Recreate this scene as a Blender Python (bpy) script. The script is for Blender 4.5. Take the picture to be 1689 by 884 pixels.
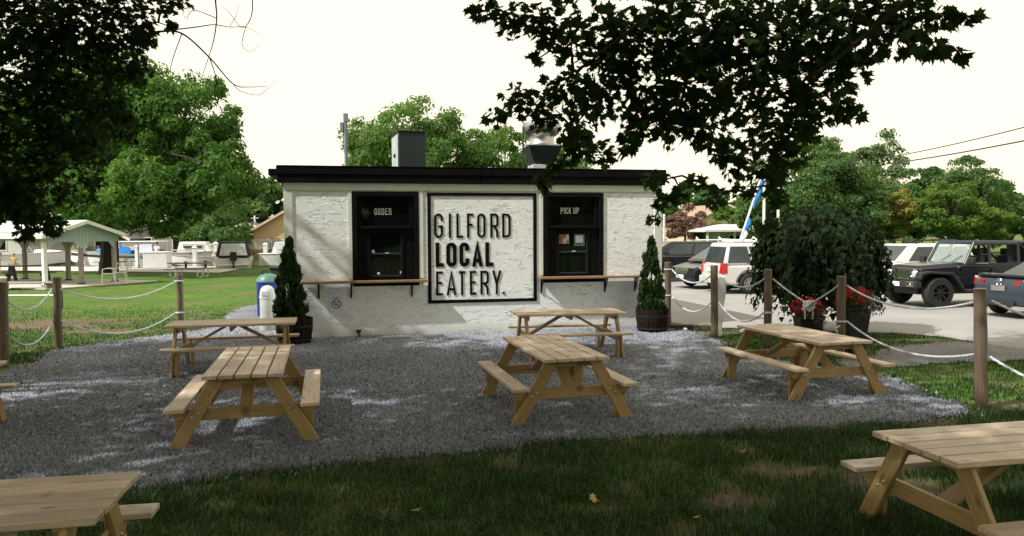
import bpy, bmesh, math, random
import numpy as np
from mathutils import Vector, Matrix
R = math.radians
rng = np.random.default_rng(7); random.seed(7)
for o in list(bpy.data.objects): bpy.data.objects.remove(o)
S = bpy.context.scene
COL = S.collection
# ---------------------------------------------------------------- camera
CAM_H = 2.145
cd = bpy.data.cameras.new('camera'); cam = bpy.data.objects.new('camera', cd); COL.objects.link(cam)
cd.sensor_width = 36.0; cd.lens = 36.0*1241.3/1689.0; cd.clip_start = 0.05; cd.clip_end = 3000
cam.matrix_world = Matrix.Translation((0, 0, CAM_H)) @ Matrix.Rotation(R(90)-0.0468, 4, 'X') @ Matrix.Rotation(-0.005, 4, 'Z')
S.camera = cam
# ---------------------------------------------------------------- sky, sun, exposure
SUN_EL = R(47); SUN_H = Vector((-0.88, -0.475, 0)).normalized()
W = bpy.data.worlds.new('World'); S.world = W; W.use_nodes = True
nt = W.node_tree; nt.nodes.clear()
out = nt.nodes.new('ShaderNodeOutputWorld'); bg = nt.nodes.new('ShaderNodeBackground')
sky = nt.nodes.new('ShaderNodeTexSky'); sky.sky_type = 'NISHITA'; sky.sun_disc = False
sky.sun_elevation = SUN_EL; sky.sun_rotation = math.atan2(SUN_H.x, SUN_H.y); sky.dust_density = 4.0; sky.air_density = 1.0
mx = nt.nodes.new('ShaderNodeMix'); mx.data_type = 'RGBA'; mx.inputs[0].default_value = 0.9
mx.inputs[7].default_value = (7.95, 7.25, 5.55, 1)          # thin bright overcast veil over the blue
nt.links.new(sky.outputs[0], mx.inputs[6]); nt.links.new(mx.outputs[2], bg.inputs[0]); nt.links.new(bg.outputs[0], out.inputs[0])
bg.inputs[1].default_value = 0.1
sd = bpy.data.lights.new('sun', 'SUN'); sd.energy = 3.3; sd.angle = R(0.9); sd.color = (1.0, 0.97, 0.92)
sun = bpy.data.objects.new('sun', sd); COL.objects.link(sun)
to_sun = SUN_H*math.cos(SUN_EL)+Vector((0, 0, math.sin(SUN_EL)))
sun.rotation_euler = to_sun.to_track_quat('Z', 'Y').to_euler(); sun.location = (-20, -10, 40)
S.view_settings.view_transform = 'Standard'; S.view_settings.look = 'None'; S.view_settings.gamma = 1
S.view_settings.exposure = 0.82; S.view_settings.use_curve_mapping = False
S.render.engine = 'CYCLES'
S.cycles.max_bounces = 6; S.cycles.diffuse_bounces = 3; S.cycles.transmission_bounces = 4; S.cycles.transparent_max_bounces = 6
# ---------------------------------------------------------------- helpers
def link(o): COL.objects.link(o); return o
def tag(o, label=None, cat=None, group=None, kind=None):
    if label: o['label'] = label
    if cat: o['category'] = cat
    if group: o['group'] = group
    if kind: o['kind'] = kind
    return o
def thing(name, label, cat, loc=(0, 0, 0), rz=0, group=None):
    o = bpy.data.objects.new(name, None); link(o); o.empty_display_size = .2
    o.location = loc; o.rotation_euler = (0, 0, rz)
    return tag(o, label, cat, group)
def mobj(name, me, mat=None, parent=None, loc=None, rz=None, mtx=None):
    o = bpy.data.objects.new(name, me); link(o)
    if mat is not None and len(me.materials) == 0: me.materials.append(mat)
    if parent: o.parent = parent
    if loc is not None: o.location = loc
    if rz is not None: o.rotation_euler = (0, 0, rz)
    if mtx is not None: o.matrix_local = mtx
    return o
def copy_tree(o, parent=None):
    c = o.copy(); link(c); c.parent = parent
    for ch in list(o.children): copy_tree(ch, c)
    return c
def np_mesh(name, v, f, mat=None, smooth=False, tint=None):
    """v (N,3); f (M,k) integer array"""
    v = np.asarray(v, np.float32); f = np.asarray(f, np.int32); k = f.shape[1]
    me = bpy.data.meshes.new(name); me.vertices.add(len(v)); me.vertices.foreach_set('co', v.ravel())
    me.loops.add(f.size); me.loops.foreach_set('vertex_index', f.ravel())
    me.polygons.add(len(f)); me.polygons.foreach_set('loop_start', np.arange(0, f.size, k, dtype=np.int32))
    me.polygons.foreach_set('loop_total', np.full(len(f), k, np.int32))
    if smooth: me.polygons.foreach_set('use_smooth', np.ones(len(f), bool))
    if tint is not None:
        a = me.attributes.new('tint', 'FLOAT', 'FACE'); a.data.foreach_set('value', np.asarray(tint, np.float32))
    me.update(calc_edges=True)
    if mat is not None: me.materials.append(mat)
    return me
class B:
    def __init__(s): s.v = []; s.f = []
    def add(s, vs, fs):
        n = len(s.v); s.v += [tuple(p) for p in vs]; s.f += [tuple(i+n for i in q) for q in fs]; return s
    def box(s, x0, x1, y0, y1, z0, z1):
        return s.add([(x0,y0,z0),(x1,y0,z0),(x1,y1,z0),(x0,y1,z0),(x0,y0,z1),(x1,y0,z1),(x1,y1,z1),(x0,y1,z1)],
            [(3,2,1,0),(4,5,6,7),(0,1,5,4),(1,2,6,5),(2,3,7,6),(3,0,4,7)])
    def hexa(s, bot, top):     # two quads of 4 points
        return s.add(list(bot)+list(top), [(3,2,1,0),(4,5,6,7),(0,1,5,4),(1,2,6,5),(2,3,7,6),(3,0,4,7)])
    def beam(s, p, q, w, h, up=(0,0,1)):
        p, q = Vector(p), Vector(q); d = (q-p).normalized(); u = Vector(up)
        a = d.cross(u)
        if a.length < 1e-4: a = d.cross(Vector((1,0,0)))
        a.normalize(); b = a.cross(d).normalized(); a *= w/2; b *= h/2
        return s.hexa([p-a-b, p+a-b, p+a+b, p-a+b], [q-a-b, q+a-b, q+a+b, q-a+b])
    def tube(s, pts, r, n=8, cap=True):
        pts = [Vector(p) for p in pts]; m = len(pts); rs = r if hasattr(r, '__len__') else [r]*m
        base = len(s.v); ref = None
        for i, p in enumerate(pts):
            d = (pts[min(i+1, m-1)]-pts[max(i-1, 0)])
            if d.length < 1e-9: d = Vector((0,0,1))
            d.normalize()
            if ref is None: ref = Vector((0,0,1)) if abs(d.z) < .9 else Vector((1,0,0))
            a = ref-d*ref.dot(d)
            if a.length < 1e-5: a = Vector((1,0,0))-d*d.x
            a.normalize(); ref = a; b = d.cross(a)
            for k in range(n):
                t = 2*math.pi*k/n; q = p+(a*math.cos(t)+b*math.sin(t))*rs[i]; s.v.append(tuple(q))
        for i in range(m-1):
            for k in range(n):
                k2 = (k+1) % n; s.f.append((base+i*n+k, base+i*n+k2, base+(i+1)*n+k2, base+(i+1)*n+k))
        if cap:
            s.f.append(tuple(base+k for k in reversed(range(n)))); s.f.append(tuple(base+(m-1)*n+k for k in range(n)))
        return s
    def lathe(s, prof, n=24, c=(0,0,0), axis='z', caps=True):
        base = len(s.v)
        for r, z in prof:
            for k in range(n):
                t = 2*math.pi*k/n; x, y = r*math.cos(t), r*math.sin(t)
                p = (x, y, z) if axis == 'z' else ((x, z, y) if axis == 'y' else (z, x, y))
                s.v.append((p[0]+c[0], p[1]+c[1], p[2]+c[2]))
        m = len(prof)
        for i in range(m-1):
            for k in range(n):
                k2 = (k+1) % n; q = (base+i*n+k, base+i*n+k2, base+(i+1)*n+k2, base+(i+1)*n+k)
                s.f.append(q if axis != 'y' else q[::-1])
        if caps:
            s.f.append(tuple(base+k for k in range(n))); s.f.append(tuple(base+(m-1)*n+k for k in range(n)))
        return s
    def prism(s, poly, a0, a1, plane='xz'):
        def P(u, v, a): return {'xz': (u, a, v), 'xy': (u, v, a), 'yz': (a, u, v)}[plane]
        n = len(poly); vs = [P(u, v, a0) for u, v in poly]+[P(u, v, a1) for u, v in poly]
        fs = [tuple(range(n)), tuple(range(2*n-1, n-1, -1))]+[(i, n+i, n+(i+1) % n, (i+1) % n) for i in range(n)]
        return s.add(vs, fs)
    def mesh(s, name, mat=None, bev=0, seg=1, smooth=False, fix=True):
        me = bpy.data.meshes.new(name); me.from_pydata(s.v, [], s.f)
        if fix or bev:
            bm = bmesh.new(); bm.from_mesh(me)
            if fix: bmesh.ops.recalc_face_normals(bm, faces=bm.faces)
            if bev:
                es = [e for e in bm.edges if len(e.link_faces) == 2 and e.calc_face_angle(0) > R(25)]
                bmesh.ops.bevel(bm, geom=es, offset=bev, segments=seg, affect='EDGES', profile=.6, clamp_overlap=True)
            bm.to_mesh(me); bm.free()
        if smooth:
            me.polygons.foreach_set('use_smooth', [True]*len(me.polygons))
            try: me.set_sharp_from_angle(angle=R(38))
            except Exception: pass
        if mat is not None: me.materials.append(mat)
        return me
    def build(s, name, mat, parent=None, bev=0, seg=1, smooth=False, **k):
        return mobj(name, s.mesh(name, mat, bev, seg, smooth), None, parent, **k)
def sag(p, q, d, n=14):
    p, q = Vector(p), Vector(q); return [p.lerp(q, i/n)-Vector((0,0,4*d*(i/n)*(1-i/n))) for i in range(n+1)]
# ---------------------------------------------------------------- materials
def mat(name, c1, c2=None, scale=6., rough=.6, bump=0., bscale=None, metal=0., spec=.4, coat=0., stretch=(1,1,1), rnd=0., detail=5., bdist=.02, world=False, lo=.35, hi=.65):
    m = bpy.data.materials.new(name); m.use_nodes = True; t = m.node_tree; N = t.nodes; L = t.links
    p = N['Principled BSDF']; p.inputs['Roughness'].default_value = rough; p.inputs['Metallic'].default_value = metal
    p.inputs['Specular IOR Level'].default_value = spec; p.inputs['Coat Weight'].default_value = coat; p.inputs['Coat Roughness'].default_value = .06
    c2 = c2 or tuple(x*.82 for x in c1)
    tc = N.new('ShaderNodeTexCoord'); mp = N.new('ShaderNodeMapping'); mp.inputs['Scale'].default_value = stretch
    if world:
        g = N.new('ShaderNodeNewGeometry'); L.new(g.outputs['Position'], mp.inputs[0])
    else: L.new(tc.outputs['Object'], mp.inputs[0])
    n1 = N.new('ShaderNodeTexNoise'); n1.inputs['Scale'].default_value = scale; n1.inputs['Detail'].default_value = detail; L.new(mp.outputs[0], n1.inputs[0])
    mr = N.new('ShaderNodeMapRange'); mr.inputs[1].default_value = lo; mr.inputs[2].default_value = hi; L.new(n1.outputs[0], mr.inputs[0])
    mixc = N.new('ShaderNodeMix'); mixc.data_type = 'RGBA'; mixc.inputs[6].default_value = (*c1, 1); mixc.inputs[7].default_value = (*c2, 1)
    L.new(mr.outputs[0], mixc.inputs[0]); col = mixc.outputs[2]
    if rnd:
        oi = N.new('ShaderNodeObjectInfo'); hs = N.new('ShaderNodeHueSaturation'); m2 = N.new('ShaderNodeMapRange')
        m2.inputs[3].default_value = 1-rnd; m2.inputs[4].default_value = 1+rnd; L.new(oi.outputs['Random'], m2.inputs[0])
        L.new(m2.outputs[0], hs.inputs['Value']); L.new(col, hs.inputs['Color']); col = hs.outputs[0]
    L.new(col, p.inputs['Base Color'])
    if bump:
        n2 = N.new('ShaderNodeTexNoise'); n2.inputs['Scale'].default_value = bscale or scale*6; n2.inputs['Detail'].default_value = 4; L.new(mp.outputs[0], n2.inputs[0])
        b = N.new('ShaderNodeBump'); b.inputs['Strength'].default_value = bump; b.inputs['Distance'].default_value = bdist
        L.new(n2.outputs[0], b.inputs['Height']); L.new(b.outputs[0], p.inputs['Normal'])
    m['_col'] = 1
    return m
def leafmat(name, c1, c2, trans=.35, rough=.55, c3=None):
    """leaf: tint attribute picks between colours; part of the light passes through"""
    m = bpy.data.materials.new(name); m.use_nodes = True; t = m.node_tree; N = t.nodes; L = t.links
    p = N['Principled BSDF']; p.inputs['Roughness'].default_value = max(rough, .6); p.inputs['Specular IOR Level'].default_value = .15
    at = N.new('ShaderNodeAttribute'); at.attribute_name = 'tint'
    cr = N.new('ShaderNodeValToRGB'); e = cr.color_ramp.elements; e[0].color = (*c1, 1); e[1].color = (*c2, 1); e[1].position = .8 if c3 else 1.
    if c3: x = cr.color_ramp.elements.new(1.); x.color = (*c3, 1)
    L.new(at.outputs['Fac'], cr.inputs[0]); L.new(cr.outputs[0], p.inputs['Base Color'])
    tr = N.new('ShaderNodeBsdfTranslucent'); br = N.new('ShaderNodeMix'); br.data_type = 'RGBA'; br.blend_type = 'MULTIPLY'; br.inputs[0].default_value = 1
    br.inputs[7].default_value = (1.5, 1.55, .7, 1); L.new(cr.outputs[0], br.inputs[6]); L.new(br.outputs[2], tr.inputs[0])
    ms = N.new('ShaderNodeMixShader'); ms.inputs[0].default_value = trans
    L.new(p.outputs[0], ms.inputs[1]); L.new(tr.outputs[0], ms.inputs[2]); L.new(ms.outputs[0], N['Material Output'].inputs[0])
    return m
def woodmat(name, c1, c2, knot=(.12,.07,.035), rnd=.12, grey=None):
    m = bpy.data.materials.new(name); m.use_nodes = True; t = m.node_tree; N = t.nodes; L = t.links
    p = N['Principled BSDF']; p.inputs['Roughness'].default_value = .48; p.inputs['Specular IOR Level'].default_value = .45
    tc = N.new('ShaderNodeTexCoord'); oi = N.new('ShaderNodeObjectInfo')
    ad = N.new('ShaderNodeVectorMath'); ad.operation = 'MULTIPLY_ADD'; ad.inputs[1].default_value = (1,1,1)
    sc = N.new('ShaderNodeVectorMath'); sc.operation = 'SCALE'; sc.inputs[0].default_value = (13.1, 7.7, 5.3); L.new(oi.outputs['Random'], sc.inputs['Scale'])
    L.new(tc.outputs['Object'], ad.inputs[0]); L.new(sc.outputs[0], ad.inputs[2])
    mp = N.new('ShaderNodeMapping'); mp.inputs['Scale'].default_value = (1.6, 26, 26); L.new(ad.outputs[0], mp.inputs[0])
    n1 = N.new('ShaderNodeTexNoise'); n1.inputs['Scale'].default_value = 2.2; n1.inputs['Detail'].default_value = 6; n1.inputs['Distortion'].default_value = .6; L.new(mp.outputs[0], n1.inputs[0])
    r1 = N.new('ShaderNodeMapRange'); r1.inputs[1].default_value = .36; r1.inputs[2].default_value = .64; L.new(n1.outputs[0], r1.inputs[0])
    a = N.new('ShaderNodeMix'); a.data_type = 'RGBA'; a.inputs[6].default_value = (*c1, 1); a.inputs[7].default_value = (*c2, 1); L.new(r1.outputs[0], a.inputs[0])
    # large weather patches
    n3 = N.new('ShaderNodeTexNoise'); n3.inputs['Scale'].default_value = 2.5; n3.inputs['Detail'].default_value = 4; L.new(ad.outputs[0], n3.inputs[0])
    r3 = N.new('ShaderNodeMapRange'); r3.inputs[1].default_value = .48; r3.inputs[2].default_value = .72; r3.inputs[4].default_value = .85; L.new(n3.outputs[0], r3.inputs[0])
    g = N.new('ShaderNodeMix'); g.data_type = 'RGBA'; g.inputs[7].default_value = (*(grey or c2), 1); L.new(r3.outputs[0], g.inputs[0]); L.new(a.outputs[2], g.inputs[6])
    # knots
    mk = N.new('ShaderNodeMapping'); mk.inputs['Scale'].default_value = (3.4, 8, 3); L.new(ad.outputs[0], mk.inputs[0])
    vo = N.new('ShaderNodeTexVoronoi'); vo.inputs['Scale'].default_value = 1.0; L.new(mk.outputs[0], vo.inputs[0])
    r2 = N.new('ShaderNodeMapRange'); r2.inputs[1].default_value = .08; r2.inputs[2].default_value = .2; r2.inputs[3].default_value = .8; r2.inputs[4].default_value = 0; L.new(vo.outputs['Distance'], r2.inputs[0])
    k = N.new('ShaderNodeMix'); k.data_type = 'RGBA'; k.inputs[7].default_value = (*knot, 1); L.new(r2.outputs[0], k.inputs[0]); L.new(g.outputs[2], k.inputs[6])
    hs = N.new('ShaderNodeHueSaturation'); m2 = N.new('ShaderNodeMapRange'); m2.inputs[3].default_value = 1-rnd; m2.inputs[4].default_value = 1+rnd
    L.new(oi.outputs['Random'], m2.inputs[0]); L.new(m2.outputs[0], hs.inputs['Value']); L.new(k.outputs[2], hs.inputs['Color']); L.new(hs.outputs[0], p.inputs['Base Color'])
    b = N.new('ShaderNodeBump'); b.inputs['Strength'].default_value = .25; b.inputs['Distance'].default_value = .004; L.new(n1.outputs[0], b.inputs['Height']); L.new(b.outputs[0], p.inputs['Normal'])
    return m
def stuccomat():
    m = bpy.data.materials.new('stucco'); m.use_nodes = True; t = m.node_tree; N = t.nodes; L = t.links
    p = N['Principled BSDF']; p.inputs['Roughness'].default_value = .55; p.inputs['Specular IOR Level'].default_value = .35
    tc = N.new('ShaderNodeTexCoord')
    def math_(op, x, y=None, z=None):
        n = N.new('ShaderNodeMath'); n.operation = op
        for i, v in enumerate((x, y, z)):
            if v is None: continue
            if isinstance(v, (int, float)): n.inputs[i].default_value = v
            else: L.new(v, n.inputs[i])
        return n.outputs[0]
    def rng_(x, a, b, c=0., d=1.):
        r = N.new('ShaderNodeMapRange'); r.inputs[1].default_value = a; r.inputs[2].default_value = b; r.inputs[3].default_value = c; r.inputs[4].default_value = d; L.new(x, r.inputs[0]); return r.outputs[0]
    def nz(scale, st, det, dist, off):
        mp = N.new('ShaderNodeMapping'); mp.inputs['Scale'].default_value = st; mp.inputs['Location'].default_value = (off, off*2, off*.7); L.new(tc.outputs['Object'], mp.inputs[0])
        n = N.new('ShaderNodeTexNoise'); n.inputs['Scale'].default_value = scale; n.inputs['Detail'].default_value = det; n.inputs['Distortion'].default_value = dist; L.new(mp.outputs[0], n.inputs[0]); return n.outputs[0]
    def skips(scale, st, w, off, dist=.35):
        """trowel skips: a thin lip with a sharp lower edge, broken into short runs"""
        s = math_('SUBTRACT', nz(scale, st, 2.5, dist, off), .5)
        lip = math_('MULTIPLY', rng_(s, -w*3, 0), rng_(s, 0, w*.6, 1, 0)); line = rng_(math_('ABSOLUTE', math_('SUBTRACT', s, w*.4)), w*.25, w*.8, 1, 0)
        k = rng_(nz(4.0, (1, 1, 1.4), 1, 0, off+3), .48, .56); return math_('MULTIPLY', lip, k), math_('MULTIPLY', line, k)
    a1, l1 = skips(2.3, (.75, 1, 3.6), .011, 0.); a2, l2 = skips(3.4, (.8, 1, 3.0), .013, 4.3); a3, l3 = skips(2.6, (1.3, 1, 2.0), .010, 9.1, .8)
    lip = math_('MAXIMUM', math_('MAXIMUM', a1, a2), a3); line = math_('MAXIMUM', math_('MAXIMUM', l1, l2), l3)
    hgt = math_('MULTIPLY_ADD', nz(40, (1, 1, 1), 3, 0, 0), .06, lip)
    bu = N.new('ShaderNodeBump'); bu.inputs['Strength'].default_value = .8; bu.inputs['Distance'].default_value = .0058; L.new(hgt, bu.inputs['Height']); L.new(bu.outputs[0], p.inputs['Normal'])
    d = N.new('ShaderNodeTexNoise'); d.inputs['Scale'].default_value = 1.1; d.inputs['Detail'].default_value = 6; L.new(tc.outputs['Object'], d.inputs[0])
    x = N.new('ShaderNodeMix'); x.data_type = 'RGBA'; x.inputs[6].default_value = (.86,.885,.88,1); x.inputs[7].default_value = (.81,.835,.83,1); L.new(d.outputs[0], x.inputs[0])
    # splash dirt band low on the wall
    sx = N.new('ShaderNodeSeparateXYZ'); L.new(tc.outputs['Object'], sx.inputs[0])
    zz = N.new('ShaderNodeMath'); zz.operation = 'MULTIPLY_ADD'; zz.inputs[1].default_value = -.25; L.new(d.outputs[0], zz.inputs[0]); L.new(sx.outputs[2], zz.inputs[2])
    zr = N.new('ShaderNodeMapRange'); zr.inputs[1].default_value = -.12; zr.inputs[2].default_value = .12; zr.inputs[3].default_value = .6; zr.inputs[4].default_value = 0; L.new(zz.outputs[0], zr.inputs[0])
    y = N.new('ShaderNodeMix'); y.data_type = 'RGBA'; y.inputs[7].default_value = (.36,.34,.28,1); L.new(zr.outputs[0], y.inputs[0]); L.new(x.outputs[2], y.inputs[6])
    gv = N.new('ShaderNodeMix'); gv.data_type = 'RGBA'; gv.inputs[7].default_value = (.36,.36,.31,1); L.new(math_('MULTIPLY', line, .75), gv.inputs[0]); L.new(y.outputs[2], gv.inputs[6])
    L.new(gv.outputs[2], p.inputs['Base Color'])
    return m
M = {}
M['stucco'] = stuccomat()
M['trim'] = mat('painted_trim', (.72,.74,.69), (.65,.67,.62), 3, .5)
M['black'] = mat('black_paint', (.004,.004,.005), (.007,.007,.008), 5, .6, .1, 30, spec=.08)
M['blackmetal'] = mat('black_fascia', (.004,.004,.005), (.008,.0078,.009), 3, .7, .15, 20, stretch=(.3,1,1), spec=.06)
M['glass'] = mat('dark_glass', (.004,.005,.005), (.006,.007,.006), 2, .03, spec=.2)
M['shelfwood'] = woodmat('shelf_wood', (.30,.19,.10), (.22,.13,.065))
M['top'] = woodmat('table_wood', (.56,.445,.335), (.39,.29,.205), grey=(.42,.37,.33), rnd=.22)
M['leg'] = woodmat('leg_wood', (.37,.255,.10), (.265,.18,.07), grey=(.29,.2,.09), rnd=.14)
M['post'] = woodmat('post_wood', (.15,.108,.07), (.08,.056,.037), grey=(.115,.095,.075), rnd=.12)
M['oldwood'] = woodmat('old_wood', (.09,.07,.055), (.05,.04,.03), rnd=.1)
M['deck'] = woodmat('deck_wood', (.34,.22,.11), (.26,.17,.08), rnd=.1)
M['bolt'] = mat('galvanised_bolt', (.5,.5,.5), None, 8, .35, metal=.9)
M['rope'] = mat('white_rope', (.66,.68,.73), (.5,.52,.57), 40, .8, .6, 120)
M['white'] = mat('white_plastic', (.74,.75,.76), (.66,.67,.68), 3, .4)
M['cream'] = mat('cream_metal', (.55,.56,.51), (.46,.47,.43), 4, .45)
M['paper'] = mat('white_paper', (.76,.77,.92), (.71,.72,.86), 3, .6)
M['slate'] = mat('slate_grey_metal', (.03,.042,.047), (.025,.035,.04), 2, .45, spec=.4)
M['galv'] = mat('galvanised_sheet', (.62,.66,.68), (.5,.54,.56), 4, .4, metal=.35)
M['alu'] = mat('spun_aluminium', (.52,.51,.49), (.42,.41,.4), 3, .36, metal=.75)
M['bark'] = mat('bark', (.085,.065,.05), (.045,.036,.03), 5, .9, .9, 18, stretch=(1,1,.3), bdist=.05)
M['darkbark'] = mat('dark_bark', (.03,.024,.02), (.018,.015,.012), 5, .9, .8, 18, stretch=(1,1,.3), bdist=.04)
M['twig'] = mat('twig_bark', (.05,.04,.032), (.028,.022,.018), 9, .9)
M['greypole'] = mat('grey_pole', (.2,.24,.27), (.16,.19,.22), 3, .5)
M['barrel'] = mat('barrel_wood', (.020,.015,.012), (.011,.009,.007), 9, .85, .3, 40, spec=.08, rnd=.25)
M['hoop'] = mat('barrel_hoop', (.02,.018,.016), (.035,.028,.022), 12, .6, metal=.5)
M['tyre'] = mat('tyre_rubber', (.014,.014,.015), (.022,.022,.022), 8, .8, .3, 60)
M['chrome'] = mat('chrome', (.72,.73,.74), None, 3, .12, metal=1.)
M['rim'] = mat('alloy_rim', (.5,.51,.52), None, 3, .3, metal=.8)
M['darkrim'] = mat('dark_rim', (.05,.05,.05), (.12,.11,.1), 6, .3, metal=.8)
M['carglass'] = mat('car_glass', (.03,.038,.042), (.045,.055,.06), 2, .03, spec=.45)
M['redlamp'] = mat('red_lens', (.42,.012,.015), (.3,.01,.012), 6, .15, spec=.6)
M['clearlamp'] = mat('clear_lens', (.6,.6,.58), (.45,.45,.44), 10, .1, spec=.7)
M['amber'] = mat('amber_lens', (.6,.2,.03), None, 6, .2)
M['blackplastic'] = mat('black_plastic', (.018,.018,.02), (.028,.028,.03), 6, .6)
def carpaint(n, c, metal=.3): return mat(n, c, tuple(x*.95 for x in c), 2, .3, metal=metal, spec=.4, coat=.35)
M['jeep'] = carpaint('black_paintwork', (.014,.016,.022), .2)
M['bluegrey'] = carpaint('blue_grey_paintwork', (.045,.062,.088), .5)
M['silver'] = carpaint('silver_paintwork', (.66,.66,.66), .3)
M['navy'] = carpaint('near_black_paintwork', (.012,.014,.02), .2)
M['carwhite'] = carpaint('white_paintwork', (.7,.7,.68), 0)
M['gelcoat'] = mat('white_gelcoat', (.78,.78,.76), (.7,.7,.68), 2, .25, spec=.5)
M['bluecanvas'] = mat('blue_canvas', (.015,.2,.55), (.01,.13,.4), 6, .8, .4, 12)
M['navycanvas'] = mat('navy_canvas', (.02,.024,.035), (.03,.035,.05), 5, .8, .4, 10)
M['clearvinyl'] = mat('milky_vinyl', (.6,.61,.6), (.42,.44,.45), 4, .25, spec=.5)
M['bluebin'] = mat('blue_bin', (.01,.022,.25), (.008,.018,.2), 4, .4)
M['greenlid'] = mat('teal_lid', (.1,.22,.2), (.07,.16,.15), 5, .4)
M['bluesiding'] = mat('blue_grey_siding', (.36,.43,.44), (.32,.39,.40), 1, .7, .6, 1.0, stretch=(1,1,1))
M['roofmetal'] = mat('pale_roof_metal', (.66,.64,.6), (.58,.56,.53), 2, .5)
M['yellowsiding'] = mat('yellow_siding', (.62,.48,.28), (.56,.43,.25), 2, .7)
M['greysiding'] = mat('grey_siding', (.30,.275,.25), (.26,.24,.215), 2, .8)
M['tansiding'] = mat('tan_render', (.58,.48,.33), (.5,.41,.28), 2, .8)
M['brownroof'] = mat('brown_shingles', (.34,.24,.17), (.26,.18,.125), 30, .9)
M['greyroof'] = mat('grey_shingles', (.16,.155,.15), (.11,.108,.105), 30, .9)
M['redshed'] = mat('red_shed', (.16,.035,.025), (.11,.025,.02), 3, .8)
M['concrete'] = mat('concrete', (.55,.52,.47), (.46,.435,.4), 1.2, .9, .3, 30, detail=8)
M['red'] = mat('red_fabric', (.55,.02,.03), (.4,.015,.02), 6, .8)
M['ink'] = mat('black_ink', (.015,.015,.018), (.02,.02,.022), 5, .6)
M['whiteink'] = mat('white_lettering', (.72,.72,.7), (.64,.64,.62), 6, .6)
M['blackpot'] = mat('black_planter', (.012,.012,.014), (.02,.02,.022), 6, .45)
M['cable'] = mat('cable', (.015,.015,.016), None, 5, .6)
M['skin'] = mat('skin', (.45,.27,.19), (.4,.24,.17), 6, .6)
# ================================================================ THE SETTING
def inpoly(P, poly):
    x, y = P[:, 0], P[:, 1]; c = np.zeros(len(P), bool); n = len(poly)
    for i in range(n):
        x1, y1 = poly[i]; x2, y2 = poly[(i+1) % n]
        if y1 == y2: continue
        t = ((y1 > y) != (y2 > y)) & (x < (x2-x1)*(y-y1)/(y2-y1)+x1); c ^= t
    return c
def rough_poly(poly, step=.25, amp=.07, seed=1):
    r = np.random.default_rng(seed); o = []
    for i in range(len(poly)):
        a = np.array(poly[i]); b = np.array(poly[(i+1) % len(poly)]); n = max(1, int(np.hypot(*(b-a))/step))
        for k in range(n): o.append(tuple(a+(b-a)*k/n+r.normal(0, amp, 2)))
    return o
def vnoise(x, y, s, seed=0):
    """smooth value noise in numpy"""
    r = np.random.default_rng(seed); T = r.random((64, 64)); x = x*s+100; y = y*s+100
    i = np.floor(x).astype(int); j = np.floor(y).astype(int); u = x-i; v = y-j; u = u*u*(3-2*u); v = v*v*(3-2*v)
    g = lambda a, b: T[a % 64, b % 64]
    return (g(i, j)*(1-u)+g(i+1, j)*u)*(1-v)+(g(i, j+1)*(1-u)+g(i+1, j+1)*u)*v
def fbm(x, y, s, seed=0): return vnoise(x, y, s, seed)*.55+vnoise(x, y, s*2.3, seed+1)*.3+vnoise(x, y, s*5.1, seed+2)*.15
GRAVEL = rough_poly([(-9.2, 4.9), (-8.6, 8.4), (-7.75, 11.2), (-8.02, 12.6), (-8.45, 13.75), (-8.25, 14.7), (-7.92, 15.15), (-7.44, 15.76), (-6.95, 16.5), (-6.9, 17.5), (-7.6, 19.8),
    (-7.9, 21.8), (-7.6, 24.5), (-5.2, 24.5), (2.2, 19.), (3.3, 17.3), (3.75, 16.1), (4.05, 15.07), (4.0, 13.7), (4.5, 12.1), (5.45, 11.2), (5.47, 10.), (5.45, 9.1), (5.35, 8.65), (4.47, 8.38), (2.99, 8.07),
    (.97, 7.7), (-.28, 7.35), (-1.41, 7.02), (-2.3, 6.62), (-3.15, 6.25), (-3.95, 5.7), (-4.82, 5.13), (-6.5, 4.4)], .22, .05, 3)
LOT = rough_poly([(3.4, 18.2), (4.56, 16.8), (5.39, 16.45), (6.33, 16.1), (8.1, 15.75), (8.73, 15.08), (8.97, 13.93), (9.7, 12.7), (14., 8.5), (30, 4), (60, 10), (60, 42), (20, 42), (6.5, 36), (5.2, 30)], .5, .05, 5)
PATH = rough_poly([(5.3, 12.3), (6.1, 12.85), (6.9, 13.6), (7.7, 14.25), (8.6, 14.5), (9.4, 13.6), (9.9, 12.6), (9.0, 12.35), (7.6, 12.2), (6.6, 11.95), (5.75, 11.75), (5.3, 11.6)], .22, .09, 6)
PATCH = rough_poly([(5.6, 10.9), (6.1, 11.15), (6.8, 11.3), (7.4, 11.6), (8.4, 11.2), (9.5, 10.2), (9.2, 9.3), (8.0, 9.9), (7.2, 10.5), (6.4, 10.5), (5.9, 10.7)], .2, .16, 8)
BARE = [(-11.3, 18.2, 2.2, 1.1), (-9.2, 16.7, 1.5, .5), (1.55, 5.85, .5, .2), (2.75, 6.7, .8, .28), (.55, 5.75, .4, .14), (-.5, 5.45, .4, .12), (3.3, 6.2, .8, .3), (-1.9, 5.8, .4, .1), (4.6, 8.4, .5, .2), (6.2, 9.2, .7, .4), (8.2, 14.7, .9, .25), (4.4, 15.9, .6, .25), (3.2, 4.7, .9, .35)]
def bare(x, y):
    b = np.zeros_like(x)
    for cx, cy, rx, ry in BARE: b = np.maximum(b, 1.25-np.sqrt(((x-cx)/rx)**2+((y-cy)/ry)**2))
    return np.clip(b*1.3+(fbm(x, y, 2.2, 21)-.5)*2.4, 0, 1)
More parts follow.
